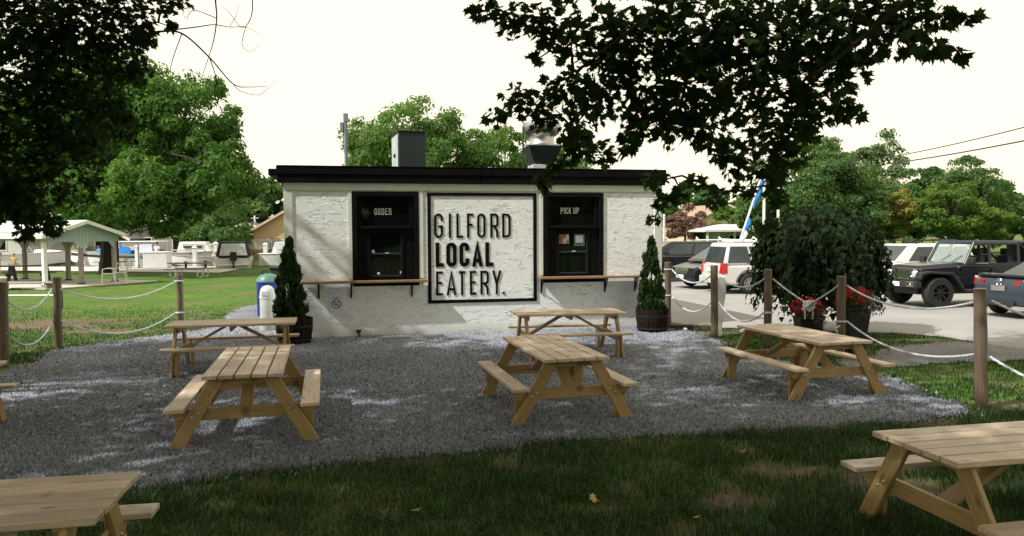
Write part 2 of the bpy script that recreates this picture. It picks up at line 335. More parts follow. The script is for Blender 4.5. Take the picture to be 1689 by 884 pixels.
# ---- lawn: one sheet to the horizon
xs = np.concatenate([[-1500, -600, -250, -120, -70, -45, -30, -22], np.arange(-16, 14.01, .22), [18, 26, 40, 70, 120, 250, 600, 1500]])
ys = np.concatenate([[-1500, -300, -60, -15, -4, 1], np.arange(3.5, 25, .2), [27, 30, 35, 42, 50, 60, 80, 120, 250, 600, 1500]])
X, Y = np.meshgrid(xs, ys); Z = (fbm(X, Y, .5, 40)-.5)*.008*np.clip((60-np.hypot(X, Y))/60, 0, 1)-.012
nx, ny = len(xs), len(ys); idx = np.arange(nx*ny).reshape(ny, nx)
F = np.stack([idx[:-1, :-1], idx[:-1, 1:], idx[1:, 1:], idx[1:, :-1]], -1).reshape(-1, 4)
def lawnmat():
    m = bpy.data.materials.new('lawn'); m.use_nodes = True; t = m.node_tree; N = t.nodes; L = t.links; p = N['Principled BSDF']
    p.inputs['Roughness'].default_value = .9; p.inputs['Specular IOR Level'].default_value = .1
    g = N.new('ShaderNodeNewGeometry'); a = N.new('ShaderNodeAttribute'); a.attribute_name = 'bare'
    def noise(s, d): n = N.new('ShaderNodeTexNoise'); n.inputs['Scale'].default_value = s; n.inputs['Detail'].default_value = d; L.new(g.outputs['Position'], n.inputs[0]); return n.outputs[0]
    def mixc(f, c1, c2, lo=None, hi=None):
        x = N.new('ShaderNodeMix'); x.data_type = 'RGBA'
        if lo is not None: r = N.new('ShaderNodeMapRange'); r.inputs[1].default_value = lo; r.inputs[2].default_value = hi; L.new(f, r.inputs[0]); f = r.outputs[0]
        L.new(f, x.inputs[0])
        for k, c in ((6, c1), (7, c2)):
            if isinstance(c, tuple): x.inputs[k].default_value = (*c, 1)
            else: L.new(c, x.inputs[k])
        return x.outputs[2]
    fine = mixc(noise(28, 6), (.035, .105, .013), (.085, .18, .026), .35, .65)
    big = mixc(noise(.55, 4), fine, (.125, .165, .042), .42, .75)
    mid = mixc(noise(3.2, 5), big, (.035, .085, .015), .5, .72)
    dirt = mixc(noise(9, 8), (.085, .062, .042), (.18, .14, .10), .3, .7)
    L.new(mixc(a.outputs['Fac'], mid, dirt), p.inputs['Base Color'])
    b = N.new('ShaderNodeBump'); b.inputs['Strength'].default_value = .8; b.inputs['Distance'].default_value = .03; L.new(noise(35, 5), b.inputs['Height']); L.new(b.outputs[0], p.inputs['Normal'])
    return m
M['lawn'] = lawnmat()
me = np_mesh('lawn', np.stack([X, Y, Z], -1).reshape(-1, 3), F, M['lawn'])
a = me.attributes.new('bare', 'FLOAT', 'POINT'); a.data.foreach_set('value', bare(X.ravel(), Y.ravel()).astype(np.float32))
tag(mobj('lawn', me), kind='structure')
def sheet(name, poly, z, m):
    me = bpy.data.meshes.new(name); me.from_pydata([(x, y, z) for x, y in poly], [], [tuple(range(len(poly)))])
    bm = bmesh.new(); bm.from_mesh(me); bmesh.ops.triangulate(bm, faces=bm.faces); bmesh.ops.recalc_face_normals(bm, faces=bm.faces)
    if bm.faces and sum(f.normal.z for f in bm.faces) < 0: bmesh.ops.reverse_faces(bm, faces=bm.faces)
    bm.to_mesh(me); bm.free(); me.materials.append(m); o = mobj(name, me); tag(o, kind='structure'); return o
def gravelmat(name, cols, rough_scale, bdist):
    m = bpy.data.materials.new(name); m.use_nodes = True; t = m.node_tree; N = t.nodes; L = t.links; p = N['Principled BSDF']
    p.inputs['Roughness'].default_value = .85; p.inputs['Specular IOR Level'].default_value = .2
    g = N.new('ShaderNodeNewGeometry'); v = N.new('ShaderNodeTexVoronoi'); v.inputs['Scale'].default_value = rough_scale; L.new(g.outputs['Position'], v.inputs[0])
    sx = N.new('ShaderNodeSeparateColor'); L.new(v.outputs['Color'], sx.inputs[0])
    cr = N.new('ShaderNodeValToRGB'); e = cr.color_ramp.elements
    e[0].color = (*cols[0], 1); e[1].color = (*cols[-1], 1)
    for i, c in enumerate(cols[1:-1]): q = cr.color_ramp.elements.new((i+1)/(len(cols)-1)); q.color = (*c, 1)
    L.new(sx.outputs[0], cr.inputs[0])
    n = N.new('ShaderNodeTexNoise'); n.inputs['Scale'].default_value = .9; n.inputs['Detail'].default_value = 5; L.new(g.outputs['Position'], n.inputs[0])
    r = N.new('ShaderNodeMapRange'); r.inputs[1].default_value = .3; r.inputs[2].default_value = .7; r.inputs[3].default_value = .75; r.inputs[4].default_value = 1.2; L.new(n.outputs[0], r.inputs[0])
    x = N.new('ShaderNodeVectorMath'); x.operation = 'SCALE'; L.new(cr.outputs[0], x.inputs[0]); L.new(r.outputs[0], x.inputs['Scale']); L.new(x.outputs[0], p.inputs['Base Color'])
    b = N.new('ShaderNodeBump'); b.inputs['Strength'].default_value = 1; b.inputs['Distance'].default_value = bdist; L.new(v.outputs['Distance'], b.inputs['Height']); b.invert = True; L.new(b.outputs[0], p.inputs['Normal'])
    return m
GC = [(.05, .055, .072), (.122, .134, .165), (.18, .196, .236), (.245, .262, .305), (.32, .335, .37)]
M['gravel'] = gravelmat('crushed_stone', GC, 42, .02)
def asphaltmat():
    m = mat('asphalt', (.31, .305, .30), (.24, .238, .236), .35, .92, .5, 70, detail=10, bdist=.01, world=True, spec=.1)
    return m
M['asphalt'] = asphaltmat()
M['pathgravel'] = gravelmat('fine_path_gravel', [(.10, .10, .105), (.17, .17, .175), (.25, .25, .25)], 80, .008)
sheet('gravel_patio', GRAVEL, .006, M['gravel'])
sheet('parking_lot', LOT, .004, M['asphalt'])
sheet('gravel_path', PATH, .002, M['pathgravel'])
sheet('dock_pavement', [(-60, 47.5), (-31.3, 45.8), (-18.7, 42.4), (-16.2, 41.6), (-16.4, 44), (-17.3, 50), (-20, 50), (-60, 52)], .02, M['concrete'])
M['water'] = mat('canal_water', (.05, .07, .06), (.03, .045, .045), .6, .06, .25, 5, spec=.6, world=True, bdist=.05)
sheet('canal_water', [(-90, 52.3), (-60, 52.3), (-20, 50.3), (-17.4, 50.3), (-14, 57), (-14, 60), (-90, 62)], .016, M['water'])
# ---- loose stones of the gravel (nobody could count them)
def stones(name, n, dens, smin, smax):
    P = np.column_stack([rng.uniform(-8.8, 5.6, n*6), 4.7+rng.uniform(0, 1, n*6)**1.7*14])
    P = P[inpoly(P+rng.normal(0, .09, P.shape), GRAVEL)]
    fx = np.abs(P[:, 0]) < P[:, 1]*.70+.4; P = P[fx][:n]; k = len(P)
    s = rng.uniform(smin, smax, k)*(1+.02*P[:, 1]); a = np.sort(rng.uniform(0, 2*np.pi, (k, 5)), 1)*.35+np.linspace(0, 2*np.pi, 6)[:5]*.75+rng.uniform(0, 6, (k, 1))
    r = s[:, None]*rng.uniform(.65, 1.15, (k, 5)); st = rng.uniform(.6, 1, (k, 1)); th = rng.uniform(0, np.pi, (k, 1))
    x = r*np.cos(a); y = r*np.sin(a)*st; bx = x*np.cos(th)-y*np.sin(th); by = x*np.sin(th)+y*np.cos(th)
    base = np.stack([P[:, :1]+bx, P[:, 1:]+by, .002+rng.uniform(0, .35, (k, 5))*s[:, None]], -1)
    apx = np.stack([P[:, 0]+rng.normal(0, .3, k)*s, P[:, 1]+rng.normal(0, .3, k)*s, .014+s*rng.uniform(.55, 1.1, k)], -1)[:, None]
    V = np.concatenate([base, apx], 1).reshape(-1, 3); o = (np.arange(k)*6)[:, None, None]
    Fc = (np.array([[i, (i+1) % 5, 5] for i in range(5)])[None]+o).reshape(-1, 3)
    t = np.repeat(np.clip(rng.normal(.47, .22, k)+(fbm(P[:, 0], P[:, 1], .7, 60)-.5)*.5, 0, 1), 5)
    m = bpy.data.materials.new(name); m.use_nodes = True; tr = m.node_tree; N = tr.nodes; p = N['Principled BSDF']; p.inputs['Roughness'].default_value = .8; p.inputs['Specular IOR Level'].default_value = .25
    at = N.new('ShaderNodeAttribute'); at.attribute_name = 'tint'; cr = N.new('ShaderNodeValToRGB'); e = cr.color_ramp.elements; e[0].color = (*GC[0], 1); e[1].color = (.38, .385, .40, 1)
    for i, c in enumerate(GC[1:4]): q = cr.color_ramp.elements.new((i+1)/4.6); q.color = (*c, 1)
    tr.links.new(at.outputs['Fac'], cr.inputs[0]); tr.links.new(cr.outputs[0], p.inputs['Base Color'])
    o = mobj(name, np_mesh(name, V, Fc, m, tint=t)); tag(o, 'loose crushed blue grey stone covering the patio', 'gravel', kind='stuff')
stones('loose_gravel', 175000, 1, .009, .021)
# ---- grass blades
def blades(P, hmin, hmax, wid, seed):
    r = np.random.default_rng(seed); k = len(P); h = r.uniform(hmin, hmax, k)*(.6+.8*fbm(P[:, 0], P[:, 1], 2.2, 31)); th = r.uniform(0, 2*np.pi, k); w = wid*r.uniform(.7, 1.3, k)
    le = h*r.uniform(.2, 1.7, k); d = np.stack([np.cos(th), np.sin(th)], -1); s = np.stack([-d[:, 1], d[:, 0]], -1)
    z0 = np.full(k, -.012); b = P
    V = np.stack([np.column_stack([b-s*w[:, None], z0]), np.column_stack([b+s*w[:, None], z0]),
        np.column_stack([b+d*(le*.3)[:, None]-s*(w*.75)[:, None], h*.6]), np.column_stack([b+d*(le*.3)[:, None]+s*(w*.75)[:, None], h*.6]),
        np.column_stack([b+d*le[:, None], h*r.uniform(.75, 1.1, k)])], 1).reshape(-1, 3)
    o = (np.arange(k)*5)[:, None, None]; Fc = (np.array([[0, 1, 3], [0, 3, 2], [2, 3, 4]])[None]+o).reshape(-1, 3)
    t = np.repeat(np.clip(r.normal(.4, .25, k)+(fbm(P[:, 0], P[:, 1], .8, 71)-.5)*.9+(r.random(k) < .06)*.6, 0, 1), 3); return V, Fc, t
def region(n, x0, x1, y0, y1, pw=1., grav=True, far=1.):
    P = np.column_stack([rng.uniform(x0, x1, n), y0+rng.uniform(0, 1, n)**pw*(y1-y0)])
    k = (np.abs(P[:, 0]) < P[:, 1]*.72+.5) & ~inpoly(P, LOT) & ~(inpoly(P, PATH) & inpoly(P+rng.normal(0, .16, P.shape), PATH))
    keep = ~inpoly(P, GRAVEL) | ((rng.random(n) < .10) & ~inpoly(P+np.array([0., .16]), GRAVEL))
    pb = inpoly(P, PATCH); b = bare(P[:, 0], P[:, 1])
    k &= keep & (rng.random(n) > b*.93) & ~(pb & (rng.random(n) < .45)) & (rng.random(n) < .35+1.3*fbm(P[:, 0], P[:, 1], 1.1, 91))
    # building footprint stays clear
    q = P-np.array([-4.61, 15.3]); s = q@np.array([math.cos(.2017), math.sin(.2017)]); u = q@np.array([-math.sin(.2017), math.cos(.2017)]); k &= ~((s > -.05) & (s < 8.2) & (u > -.05) & (u < 5.6))
    return P[k]
M['blade'] = leafmat('grass_blade', (.010, .032, .011), (.04, .088, .024), .3, .5, (.19, .18, .095))
V1, F1, t1 = blades(region(150000, -4.6, 6.2, 4.3, 8.9, 1.2), .04, .10, .0032, 11)
o = mobj('grass', np_mesh('near_grass', V1, F1, M['blade'], tint=t1)); tag(o, 'short dark green grass in the shaded foreground', 'grass', kind='stuff')
P2 = np.concatenate([region(80000, -15, -3.5, 12.5, 23, 1.5), region(46000, 3.6, 11, 8.6, 16.6)])
P2 = P2[rng.random(len(P2)) < np.clip((23-P2[:, 1])/7, 0, 1)]
V1, F1, t1 = blades(P2, .02, .055, .005, 12)
o = mobj('grass', np_mesh('lawn_grass', V1, F1, M['blade'], tint=t1)); tag(o, 'mown grass of the lawn behind and beside the rope fence', 'grass', kind='stuff')
# ================================================================ EATERY
BX, BY, BA, BW, BD = -4.61, 15.305, .2017, 8.13, 5.4
def frame_at(s, y, z=0.): c, sn = math.cos(BA), math.sin(BA); return (BX+s*c-y*sn, BY+s*sn+y*c, z)
bld = thing('eatery_building', 'small white stucco takeout building with flat black edged roof', 'building', (BX, BY, 0), BA)
OPEN = [(1.34, 2.71, 1.05, 3.015), (5.40, 6.77, 1.06, 3.015)]
w = B(); H0, H1 = -.1, 3.19
xc = [0, 1.34, 2.71, 5.40, 6.77, BW]; zc = [H0, 1.05, 3.015, H1]
for i in range(5):
    for j in range(3):
        if i in (1, 3) and j == 1: continue
        w.add([(xc[i],0,zc[j]),(xc[i+1],0,zc[j]),(xc[i+1],0,zc[j+1]),(xc[i],0,zc[j+1])], [(0,1,2,3)])
for i in (1, 3):
    a, b_ = xc[i], xc[i+1]; z0, z1 = zc[1], zc[2]; d = .16
    w.add([(a,0,z0),(a,d,z0),(a,d,z1),(a,0,z1)], [(0,1,2,3)]); w.add([(b_,0,z0),(b_,d,z0),(b_,d,z1),(b_,0,z1)], [(3,2,1,0)])
    w.add([(a,0,z1),(a,d,z1),(b_,d,z1),(b_,0,z1)], [(0,1,2,3)]); w.add([(a,0,z0),(a,d,z0),(b_,d,z0),(b_,0,z0)], [(3,2,1,0)])
w.add([(0,0,H0),(0,BD,H0),(0,BD,H1),(0,0,H1)], [(0,1,2,3)]); w.add([(BW,0,H0),(BW,BD,H0),(BW,BD,H1),(BW,0,H1)], [(3,2,1,0)]); w.add([(0,BD,H0),(BW,BD,H0),(BW,BD,H1),(0,BD,H1)], [(0,1,2,3)])
me = bpy.data.meshes.new('wall'); me.from_pydata(w.v, [], w.f); me.materials.append(M['stucco']); mobj('wall', me, None, bld)
ceil = B().box(.01, BW-.01, .2, BD-.02, 2.95, 3.1).build('ceiling_panel', M['black'], bld)
B().box(-.012, .158, -.022, .02, -.05, 3.03).build('corner_board', M['trim'], bld, .004)
B().box(BW-.165, BW+.012, -.022, .02, -.05, 3.03).build('corner_board', M['trim'], bld, .004)
for a, b_ in ((-.012, 2.93), (2.934, 5.2), (5.204, BW+.012)): B().box(a, b_, -.026, .02, 3.032, 3.182).build('frieze_board', M['trim'], bld, .004)
B().box(1.255, 1.337, -.02, .02, 1.2, 3.03).build('casing_board', M['trim'], bld, .003); B().box(2.713, 2.80, -.02, .02, 1.2, 3.03).build('casing_board', M['trim'], bld, .003)
B().box(5.315, 5.397, -.02, .02, 1.22, 3.03).build('casing_board', M['trim'], bld, .003)
for a, b_ in ((-.14, 4.02), (4.024, 8.21)):
    B().box(a, b_, -.10, -.05, 3.352, 3.512).build('fascia_board', M['blackmetal'], bld, .006)
    B().box(a+.012, b_-.012, -.078, -.035, 3.186, 3.349).build('fascia_board', M['blackmetal'], bld, .006)
B().box(-.13, 8.2, -.108, -.05, 3.5135, 3.528).build('drip_edge', M['blackmetal'], bld)
B().box(-.30, 8.26, -.033, BD+.2, 3.325, 3.46).build('roof', M['blackmetal'], bld, .01)
B().box(-.10, 8.17, -.033, BD+.1, 3.186, 3.322).build('soffit', M['blackmetal'], bld)
def glyph(ch, w, t):
    x0, x1, y0, y1 = t/2, w-t/2, t/2, 1-t/2; xm = w/2; r = (x1-x0)/2
    arc = lambda cx, cy, a0, a1, rx=r, ry=r: [(cx+rx*math.cos(R(a0+(a1-a0)*i/8)), cy+ry*math.sin(R(a0+(a1-a0)*i/8))) for i in range(9)]
    top, bot = y1-r, y0+r
    if ch == 'O': return [(arc(xm, top, 0, 180)+arc(xm, bot, 180, 360), 1)]
    if ch == 'C': return [([(x1, .66)]+arc(xm, top, 0, 180)+arc(xm, bot, 180, 360)+[(x1, .34)], 0)]
    if ch == 'G': return [([(x1, .70)]+arc(xm, top, 0, 180)+arc(xm, bot, 180, 360)+[(x1, .47), (xm, .47)], 0)]
    if ch == 'S': return [(arc(xm, top, 20, 180)+[(x0+.05*w, .6), (x1-.05*w, .42)]+arc(xm, bot, 0, -160), 0)]
    if ch == 'U': return [([(x0, 1), (x0, bot)]+arc(xm, bot, 180, 360)+[(x1, 1)], 0)]
    if ch == 'I': return [([(xm, 0), (xm, 1)], 0)]
    if ch == 'L': return [([(x0, 1), (x0, y0), (w, y0)], 0)]
    if ch == 'F': return [([(x0, 0), (x0, y1), (w, y1)], 0), ([(x0, .53), (w*.86, .53)], 0)]
    if ch == 'E': return [([(w, y1), (x0, y1), (x0, y0), (w, y0)], 0), ([(x0, .52), (w*.88, .52)], 0)]
    if ch == 'T': return [([(0, y1), (w, y1)], 0), ([(xm, 0), (xm, y1)], 0)]
    if ch == 'A': return [([(x0, 0), (xm, 1-t*.6), (x1, 0)], 0), ([(x0+w*.13, .25), (x1-w*.13, .25)], 0)]
    if ch == 'D': return [([(x0, y0), (x0, y1)]+arc(x1-r, y1-r, 90, 0)+arc(x1-r, y0+r, 0, -90), 1)]
    if ch in 'RP':
        h = .47; q = [([(x0, 0), (x0, y1)]+arc(x1-r*.8, y1-r*.8, 90, 0, r*.8, r*.8)+arc(x1-r*.8, h+r*.8, 0, -90, r*.8, r*.8)+[(x0, h)], 0)]
        if ch == 'R': q.append(([(xm, h), (x1-.05*w, .28), (x1, 0)], 0))
        return q
    if ch == 'Y': return [([(x0, 1), (xm, .42), (xm, 0)], 0), ([(x1, 1), (xm, .42)], 0)]
    if ch == 'K': return [([(x0, 0), (x0, 1)], 0), ([(x1, 1), (x0+.1*w, .45)], 0), ([(x0+.3*w, .6), (x1, 0)], 0)]
    if ch == 'N': return [([(x0, 0), (x0, 1), (x1, 0), (x1, 1)], 0)]
    if ch == 'M': return [([(x0, 0), (x0, 1), (xm, .35), (x1, 1), (x1, 0)], 0)]
    if ch == '.': return [([(xm, 0), (xm, t*1.1)], 0)]
    return []
def letter_mesh(ch, wd, ht, t, depth):
    """letter outline in the xz plane, extruded towards -y"""
    b = B()
    for li, (pl, closed) in enumerate(glyph(ch, wd/ht, t/ht)):
        pts = [Vector((p[0]*ht, p[1]*ht)) for p in pl]
        u = [pts[0]]
        for p in pts[1:]:
            if (p-u[-1]).length > 1e-4: u.append(p)
        if closed and (u[0]-u[-1]).length < 1e-4: u.pop()
        pts = u; n = len(pts); Lf, Rt = [], []
        for i in range(n):
            pa = pts[i-1] if (i > 0 or closed) else None; pb = pts[(i+1) % n] if (i < n-1 or closed) else None
            d1 = (pts[i]-pa).normalized() if pa is not None else None; d2 = (pb-pts[i]).normalized() if pb is not None else None
            d1 = d1 or d2; d2 = d2 or d1; n1 = Vector((-d1.y, d1.x)); n2 = Vector((-d2.y, d2.x)); m_ = (n1+n2)
            m_ = m_.normalized() if m_.length > 1e-4 else n1; k = t/2/max(.45, m_.dot(n1)); Lf.append(pts[i]+m_*k); Rt.append(pts[i]-m_*k)
        for i in range(n if closed else n-1):
            j = (i+1) % n; dd = depth+li*.0007
            q = [Lf[i], Lf[j], Rt[j], Rt[i]]; base = len(b.v)
            b.v += [(p.x, 0, p.y) for p in q]+[(p.x, -dd, p.y) for p in q]
            b.f += [(base+4, base+5, base+6, base+7), (base, base+1, base+5, base+4), (base+2, base+3, base+7, base+6)]
            if not closed and i == 0: b.f.append((base, base+4, base+7, base+3))
            if not closed and i == n-2: b.f.append((base+1, base+2, base+6, base+5))
    me = bpy.data.meshes.new('letter_'+('dot' if ch == '.' else ch)); me.from_pydata(b.v, [], b.f); return me
def put_letter(ch, s, z, wd, ht, t, depth, m, parent, y=0.):
    o = mobj('letter' if ch != '.' else 'full_stop', letter_mesh(ch, wd, ht, t, depth), m, parent, loc=(s, y, z)); return o
def service_window(x0, x1, z0, z1, word, wx, wz, lw):
    wo = B()
    fw = .10
    # casing of four boards, then the infill panel with the two glazed openings
    wo.box(x0+.002, x0+fw, -.03, .10, z0, z1-.002); wo.box(x1-fw, x1-.002, -.03, .10, z0, z1-.002); wo.box(x0+fw, x1-fw, -.03, .10, z1-fw, z1-.002); wo.box(x0+fw, x1-fw, -.028, .10, z0, z0+.13)
    win = wo.build('service_window', M['black'], bld, .004)
    tx0, tx1, tz0, tz1 = x0+.20, x1-.20, 2.31, 2.87
    p = B(); ix0, ix1 = x0+fw+.002, x1-fw-.002; zt = z1-fw-.002; zb = z0+.132
    gx0, gx1, gz0, gz1 = x0+.365, x1-.365, 1.25, 2.14
    # infill pieces round the openings
    p.box(ix0, tx0, .03, .1, tz0, zt); p.box(tx1, ix1, .03, .1, tz0, zt); p.box(tx0, tx1, .03, .1, tz1, zt)
    p.box(ix0, gx0-.055, .03, .1, zb, tz0-.075); p.box(gx1+.055, ix1, .03, .1, zb, tz0-.075); p.box(gx0-.055, gx1+.055, .03, .1, gz1+.055, tz0-.075); p.box(gx0-.055, gx1+.055, .03, .1, zb, gz0-.05)
    p.box(ix0, ix1, .03, .1, tz0-.075, tz0-.001)
    p.build('infill_panel', M['black'], win, .003)
    B().box(tx0-.05, tx1+.05, -.045, .028, tz0-.07, tz0-.02).build('ledge', M['black'], win, .006)
    B().box(tx0+.001, tx1-.001, .072, .08, tz0, tz1-.001).build('transom_pane', M['glass'], win)
    sh = B(); zm = (gz0+gz1)/2+.03
    sh.box(gx0-.054, gx0, .015, .09, gz0-.049, gz1+.054); sh.box(gx1, gx1+.054, .015, .09, gz0-.049, gz1+.054); sh.box(gx0, gx1, .015, .09, gz1, gz1+.054); sh.box(gx0, gx1, .015, .09, gz0-.049, gz0)
    sh.build('sash_frame', M['black'], win, .004)
    B().box(gx0+.001, gx1-.001, .032, .075, zm-.022, zm+.012).build('meeting_rail', M['slate'], win, .003)
    B().box(gx0+.3, gx0+.38, .018, .032, zm-.005, zm+.018).build('latch', M['galv'], win, .003)
    B().box(gx0+.001, gx1-.001, .03, .07, gz0+.001, gz0+.022).build('sill_track', M['slate'], win)
    B().box(gx1-.012, gx1-.002, .028, .06, gz0+.03, gz1).build('edge_track', M['slate'], win)
    B().box(gx0+.001, gx1-.001, .06, .068, zm+.013, gz1-.001).build('pane', M['glass'], win)
    B().box(gx0+.001, gx1-.013, .045, .053, gz0+.023, zm-.023).build('pane', M['glass'], win)
    n = len(word.replace(' ', '')); x = wx
    for ch in word:
        if ch == ' ': x += lw*.55; continue
        cw = lw if ch != 'I' else lw*.34
        put_letter(ch, x, wz, cw, .135, .0155, .0025, M['whiteink'], win, .0715); x += cw+lw*.38
    return win
w1 = service_window(*OPEN[0], 'ORDER', 1.795, 2.535, .054); w2 = service_window(*OPEN[1], 'PICK UP', 5.815, 2.555, .053)
for a, b_, c, d in ((1.735, 1.79, 1.74, 1.80), (2.31, 2.35, 1.3, 1.35), (1.84, 1.89, 1.29, 1.33)): B().box(a, b_, .043, .0445, c, d).build('sticker', M['paper'], w1)
M['photo'] = mat('printed_notice', (.3, .1, .06), (.55, .56, .55), 7, .35, lo=.45, hi=.55)
B().box(5.735, 6.0, .0565, .0595, 1.90, 2.105).build('notice', M['photo'], w2)
B().box(6.115, 6.36, .0565, .0590, 1.85, 2.11).build('notice', M['greenlid'], w2); B().box(6.15, 6.32, .0555, .0563, 1.92, 2.075).build('notice_sheet', M['paper'], w2)
for x0, x1, z, brs in ((.318, 2.886, 1.175, (.65, 1.30, 2.55)), (5.28, 7.566, 1.19, (5.35, 6.80, 7.51))):
    sh = B().box(x0, x1, -.25, -.034, z-.048, z).build('shelf', M['shelfwood'], bld, .006)
    for s in brs:
        br = B(); br.box(s-.016, s+.016, -.22, -.002, z-.075, z-.05); br.box(s-.016, s+.016, -.03, -.002, z-.36, z-.076); br.beam((s, -.19, z-.075), (s, -.02, z-.31), .022, .014); br.build('bracket', M['black'], sh)
# ---- the wall sign
sign = thing('wall_sign', 'large black framed sign with raised lettering GILFORD LOCAL EATERY on the white wall', 'sign', (BX, BY, 0), BA)
sx0, sx1, sz0, sz1 = 2.89, 5.253, .655, 3.0
for bx in ((sx0, sx0+.075, sz0, sz1), (sx1-.075, sx1, sz0, sz1), (sx0+.0755, sx1-.0755, sz1-.07, sz1-.001), (sx0+.0755, sx1-.0755, sz0+.001, sz0+.07)):
    B().box(bx[0], bx[1], -.022, -.003, bx[2], bx[3]).build('frame_board', M['black'], sign, .004)
px = lambda p: 3.028+(p-715.5)*.01303
for row, z, h, t in (([('G',715.8,729.9),('I',739.4,743.2),('L',752,762.7),('F',769.5,779.8),('O',786.4,800),('R',808,821.7),('D',828,842)], 2.045, .515, .046),
                     ([('L',717.6,730.8),('O',735,752),('C',756.5,772.8),('A',777,795.5),('L',799.5,812.6)], 1.43, .515, .082),
                     ([('E',718,729),('A',735,751),('T',755.4,765.8),('E',773.5,784),('R',791,805),('Y',810.8,826),('.',827.6,832)], .825, .51, .046)):
    for ch, a, b_ in row: put_letter(ch, px(a), z, px(b_)-px(a), h, t, .011, M['black'], sign, -.002)
# ---- no smoking notice taped to the wall
ns = thing('no_smoking_notice', 'white paper no smoking notice taped low on the stucco wall', 'notice', frame_at(.851, -.012), BA)
B().box(0, .29, -.003, 0, .505, .95).build('sheet', M['paper'], ns)
cx, cz, rr = .145, .69, .095
rg = B()
for i in range(28):
    a0, a1 = 2*math.pi*i/28, 2*math.pi*(i+1)/28; q = [(cx+r_*math.cos(a), -.0045, cz+r_*math.sin(a)) for r_, a in ((rr, a0), (rr, a1), (rr-.018, a1), (rr-.018, a0))]; rg.add(q, [(0, 1, 2, 3)])
s_ = .7071; q = [(cx-s_*.08, cz+s_*.08), (cx+s_*.08, cz-s_*.08)]
rg.add([(q[0][0]-.006, -.0047, q[0][1]-.006), (q[1][0]-.006, -.0047, q[1][1]-.006), (q[1][0]+.006, -.0047, q[1][1]+.006), (q[0][0]+.006, -.0047, q[0][1]+.006)], [(0, 1, 2, 3)])
rg.build('prohibition_ring', M['ink'], ns)
cg = B(); cg.add([(cx-.055, -.0042, cz-.022), (cx+.03, -.0042, cz-.022), (cx+.03, -.0042, cz-.006), (cx-.055, -.0042, cz-.006)], [(0, 1, 2, 3)])
for k, (a, b_) in enumerate(((.0, .012), (.02, .02))): cg.add([(cx+a, -.0042, cz+b_), (cx+a+.02, -.0042, cz+b_+.008), (cx+a+.035, -.0042, cz+b_+.04), (cx+a+.028, -.0042, cz+b_+.04)], [(0, 1, 2, 3)])
cg.build('cigarette_symbol', M['ink'], ns)
x = .07
for ch in 'NO SMOKING':
    if ch == ' ': x += .008; continue
    cw = .0125 if ch != 'I' else .005
    put_letter(ch, x, .805, cw, .026, .0055, .001, M['ink'], ns, -.0035); x += cw+.0035
# ---- on the roof
ac = thing('rooftop_unit', 'dark slate metal ventilation box on the flat roof', 'roof unit', frame_at(2.44, 2.45, 3.46), BA+.10)
B().box(0, .66, 0, 1.1, .16, 1.13).build('casing', M['slate'], ac, .012)
B().box(.04, .62, .05, 1.05, 0, .158).build('base_curb', M['black'], ac)
B().box(-.018, .678, -.018, 1.118, 1.132, 1.16).build('lid', M['slate'], ac, .006)
for k in range(2): B().box(-.016, -.001, .06+k*.5, .52+k*.5, .2, 1.08).build('lit_side_panel', M['galv'], ac, .005)  # pale panels on the left only: the lit side put into the colour
B().box(-.05, -.017, .4, .5, .55, .63).build('handle', M['black'], ac, .005)
B().box(-.012, .672, -.012, -.001, .16, .25).build('bottom_rail', M['slate'], ac, .003)
fan = thing('exhaust_fan', 'spun aluminium mushroom exhaust fan on a dark tapered base on the roof', 'exhaust fan', frame_at(5.98, 2.45, 3.46), BA)
B().box(-.3, .3, -.3, .3, 0, .36).build('curb', M['galv'], fan, .01)
B().hexa([(-.24,-.24,.361),(.24,-.24,.361),(.24,.24,.361),(-.24,.24,.361)], [(-.43,-.43,.82),(.43,-.43,.82),(.43,.43,.82),(-.43,.43,.82)]).build('tapered_base', M['slate'], fan, .01)
B().lathe([(.42,.825),(.42,.86),(.33,.875),(.31,.9),(.305,1.06),(.33,1.08),(.43,1.14),(.475,1.24),(.48,1.36),(.47,1.40),(.33,1.41),(.31,1.46),(.2,1.54),(.02,1.56)], 36).build('fan_housing', M['alu'], fan, smooth=True)
B().tube([(-.5, -.1, 0), (-.5, -.1, 1.3)], .02).build('conduit', M['slate'], fan)
pl = thing('service_mast', 'thin grey pole with small box at its top behind the roof', 'pole', (-4.63, 21.2, 0))
B().tube([(0, 0, 0), (0, 0, 5.45)], .05, 12).build('pole', M['greypole'], pl, smooth=True)
B().box(-.15, -.052, -.06, .05, 4.98, 5.25).build('junction_box', M['greypole'], pl, .01); B().box(-.21, -.155, -.05, .03, 4.93, 5.03).build('lamp_head', M['greypole'], pl, .01); B().box(-.055, .065, -.055, .055, 5.26, 5.5).build('cap', M['greypole'], pl, .01)
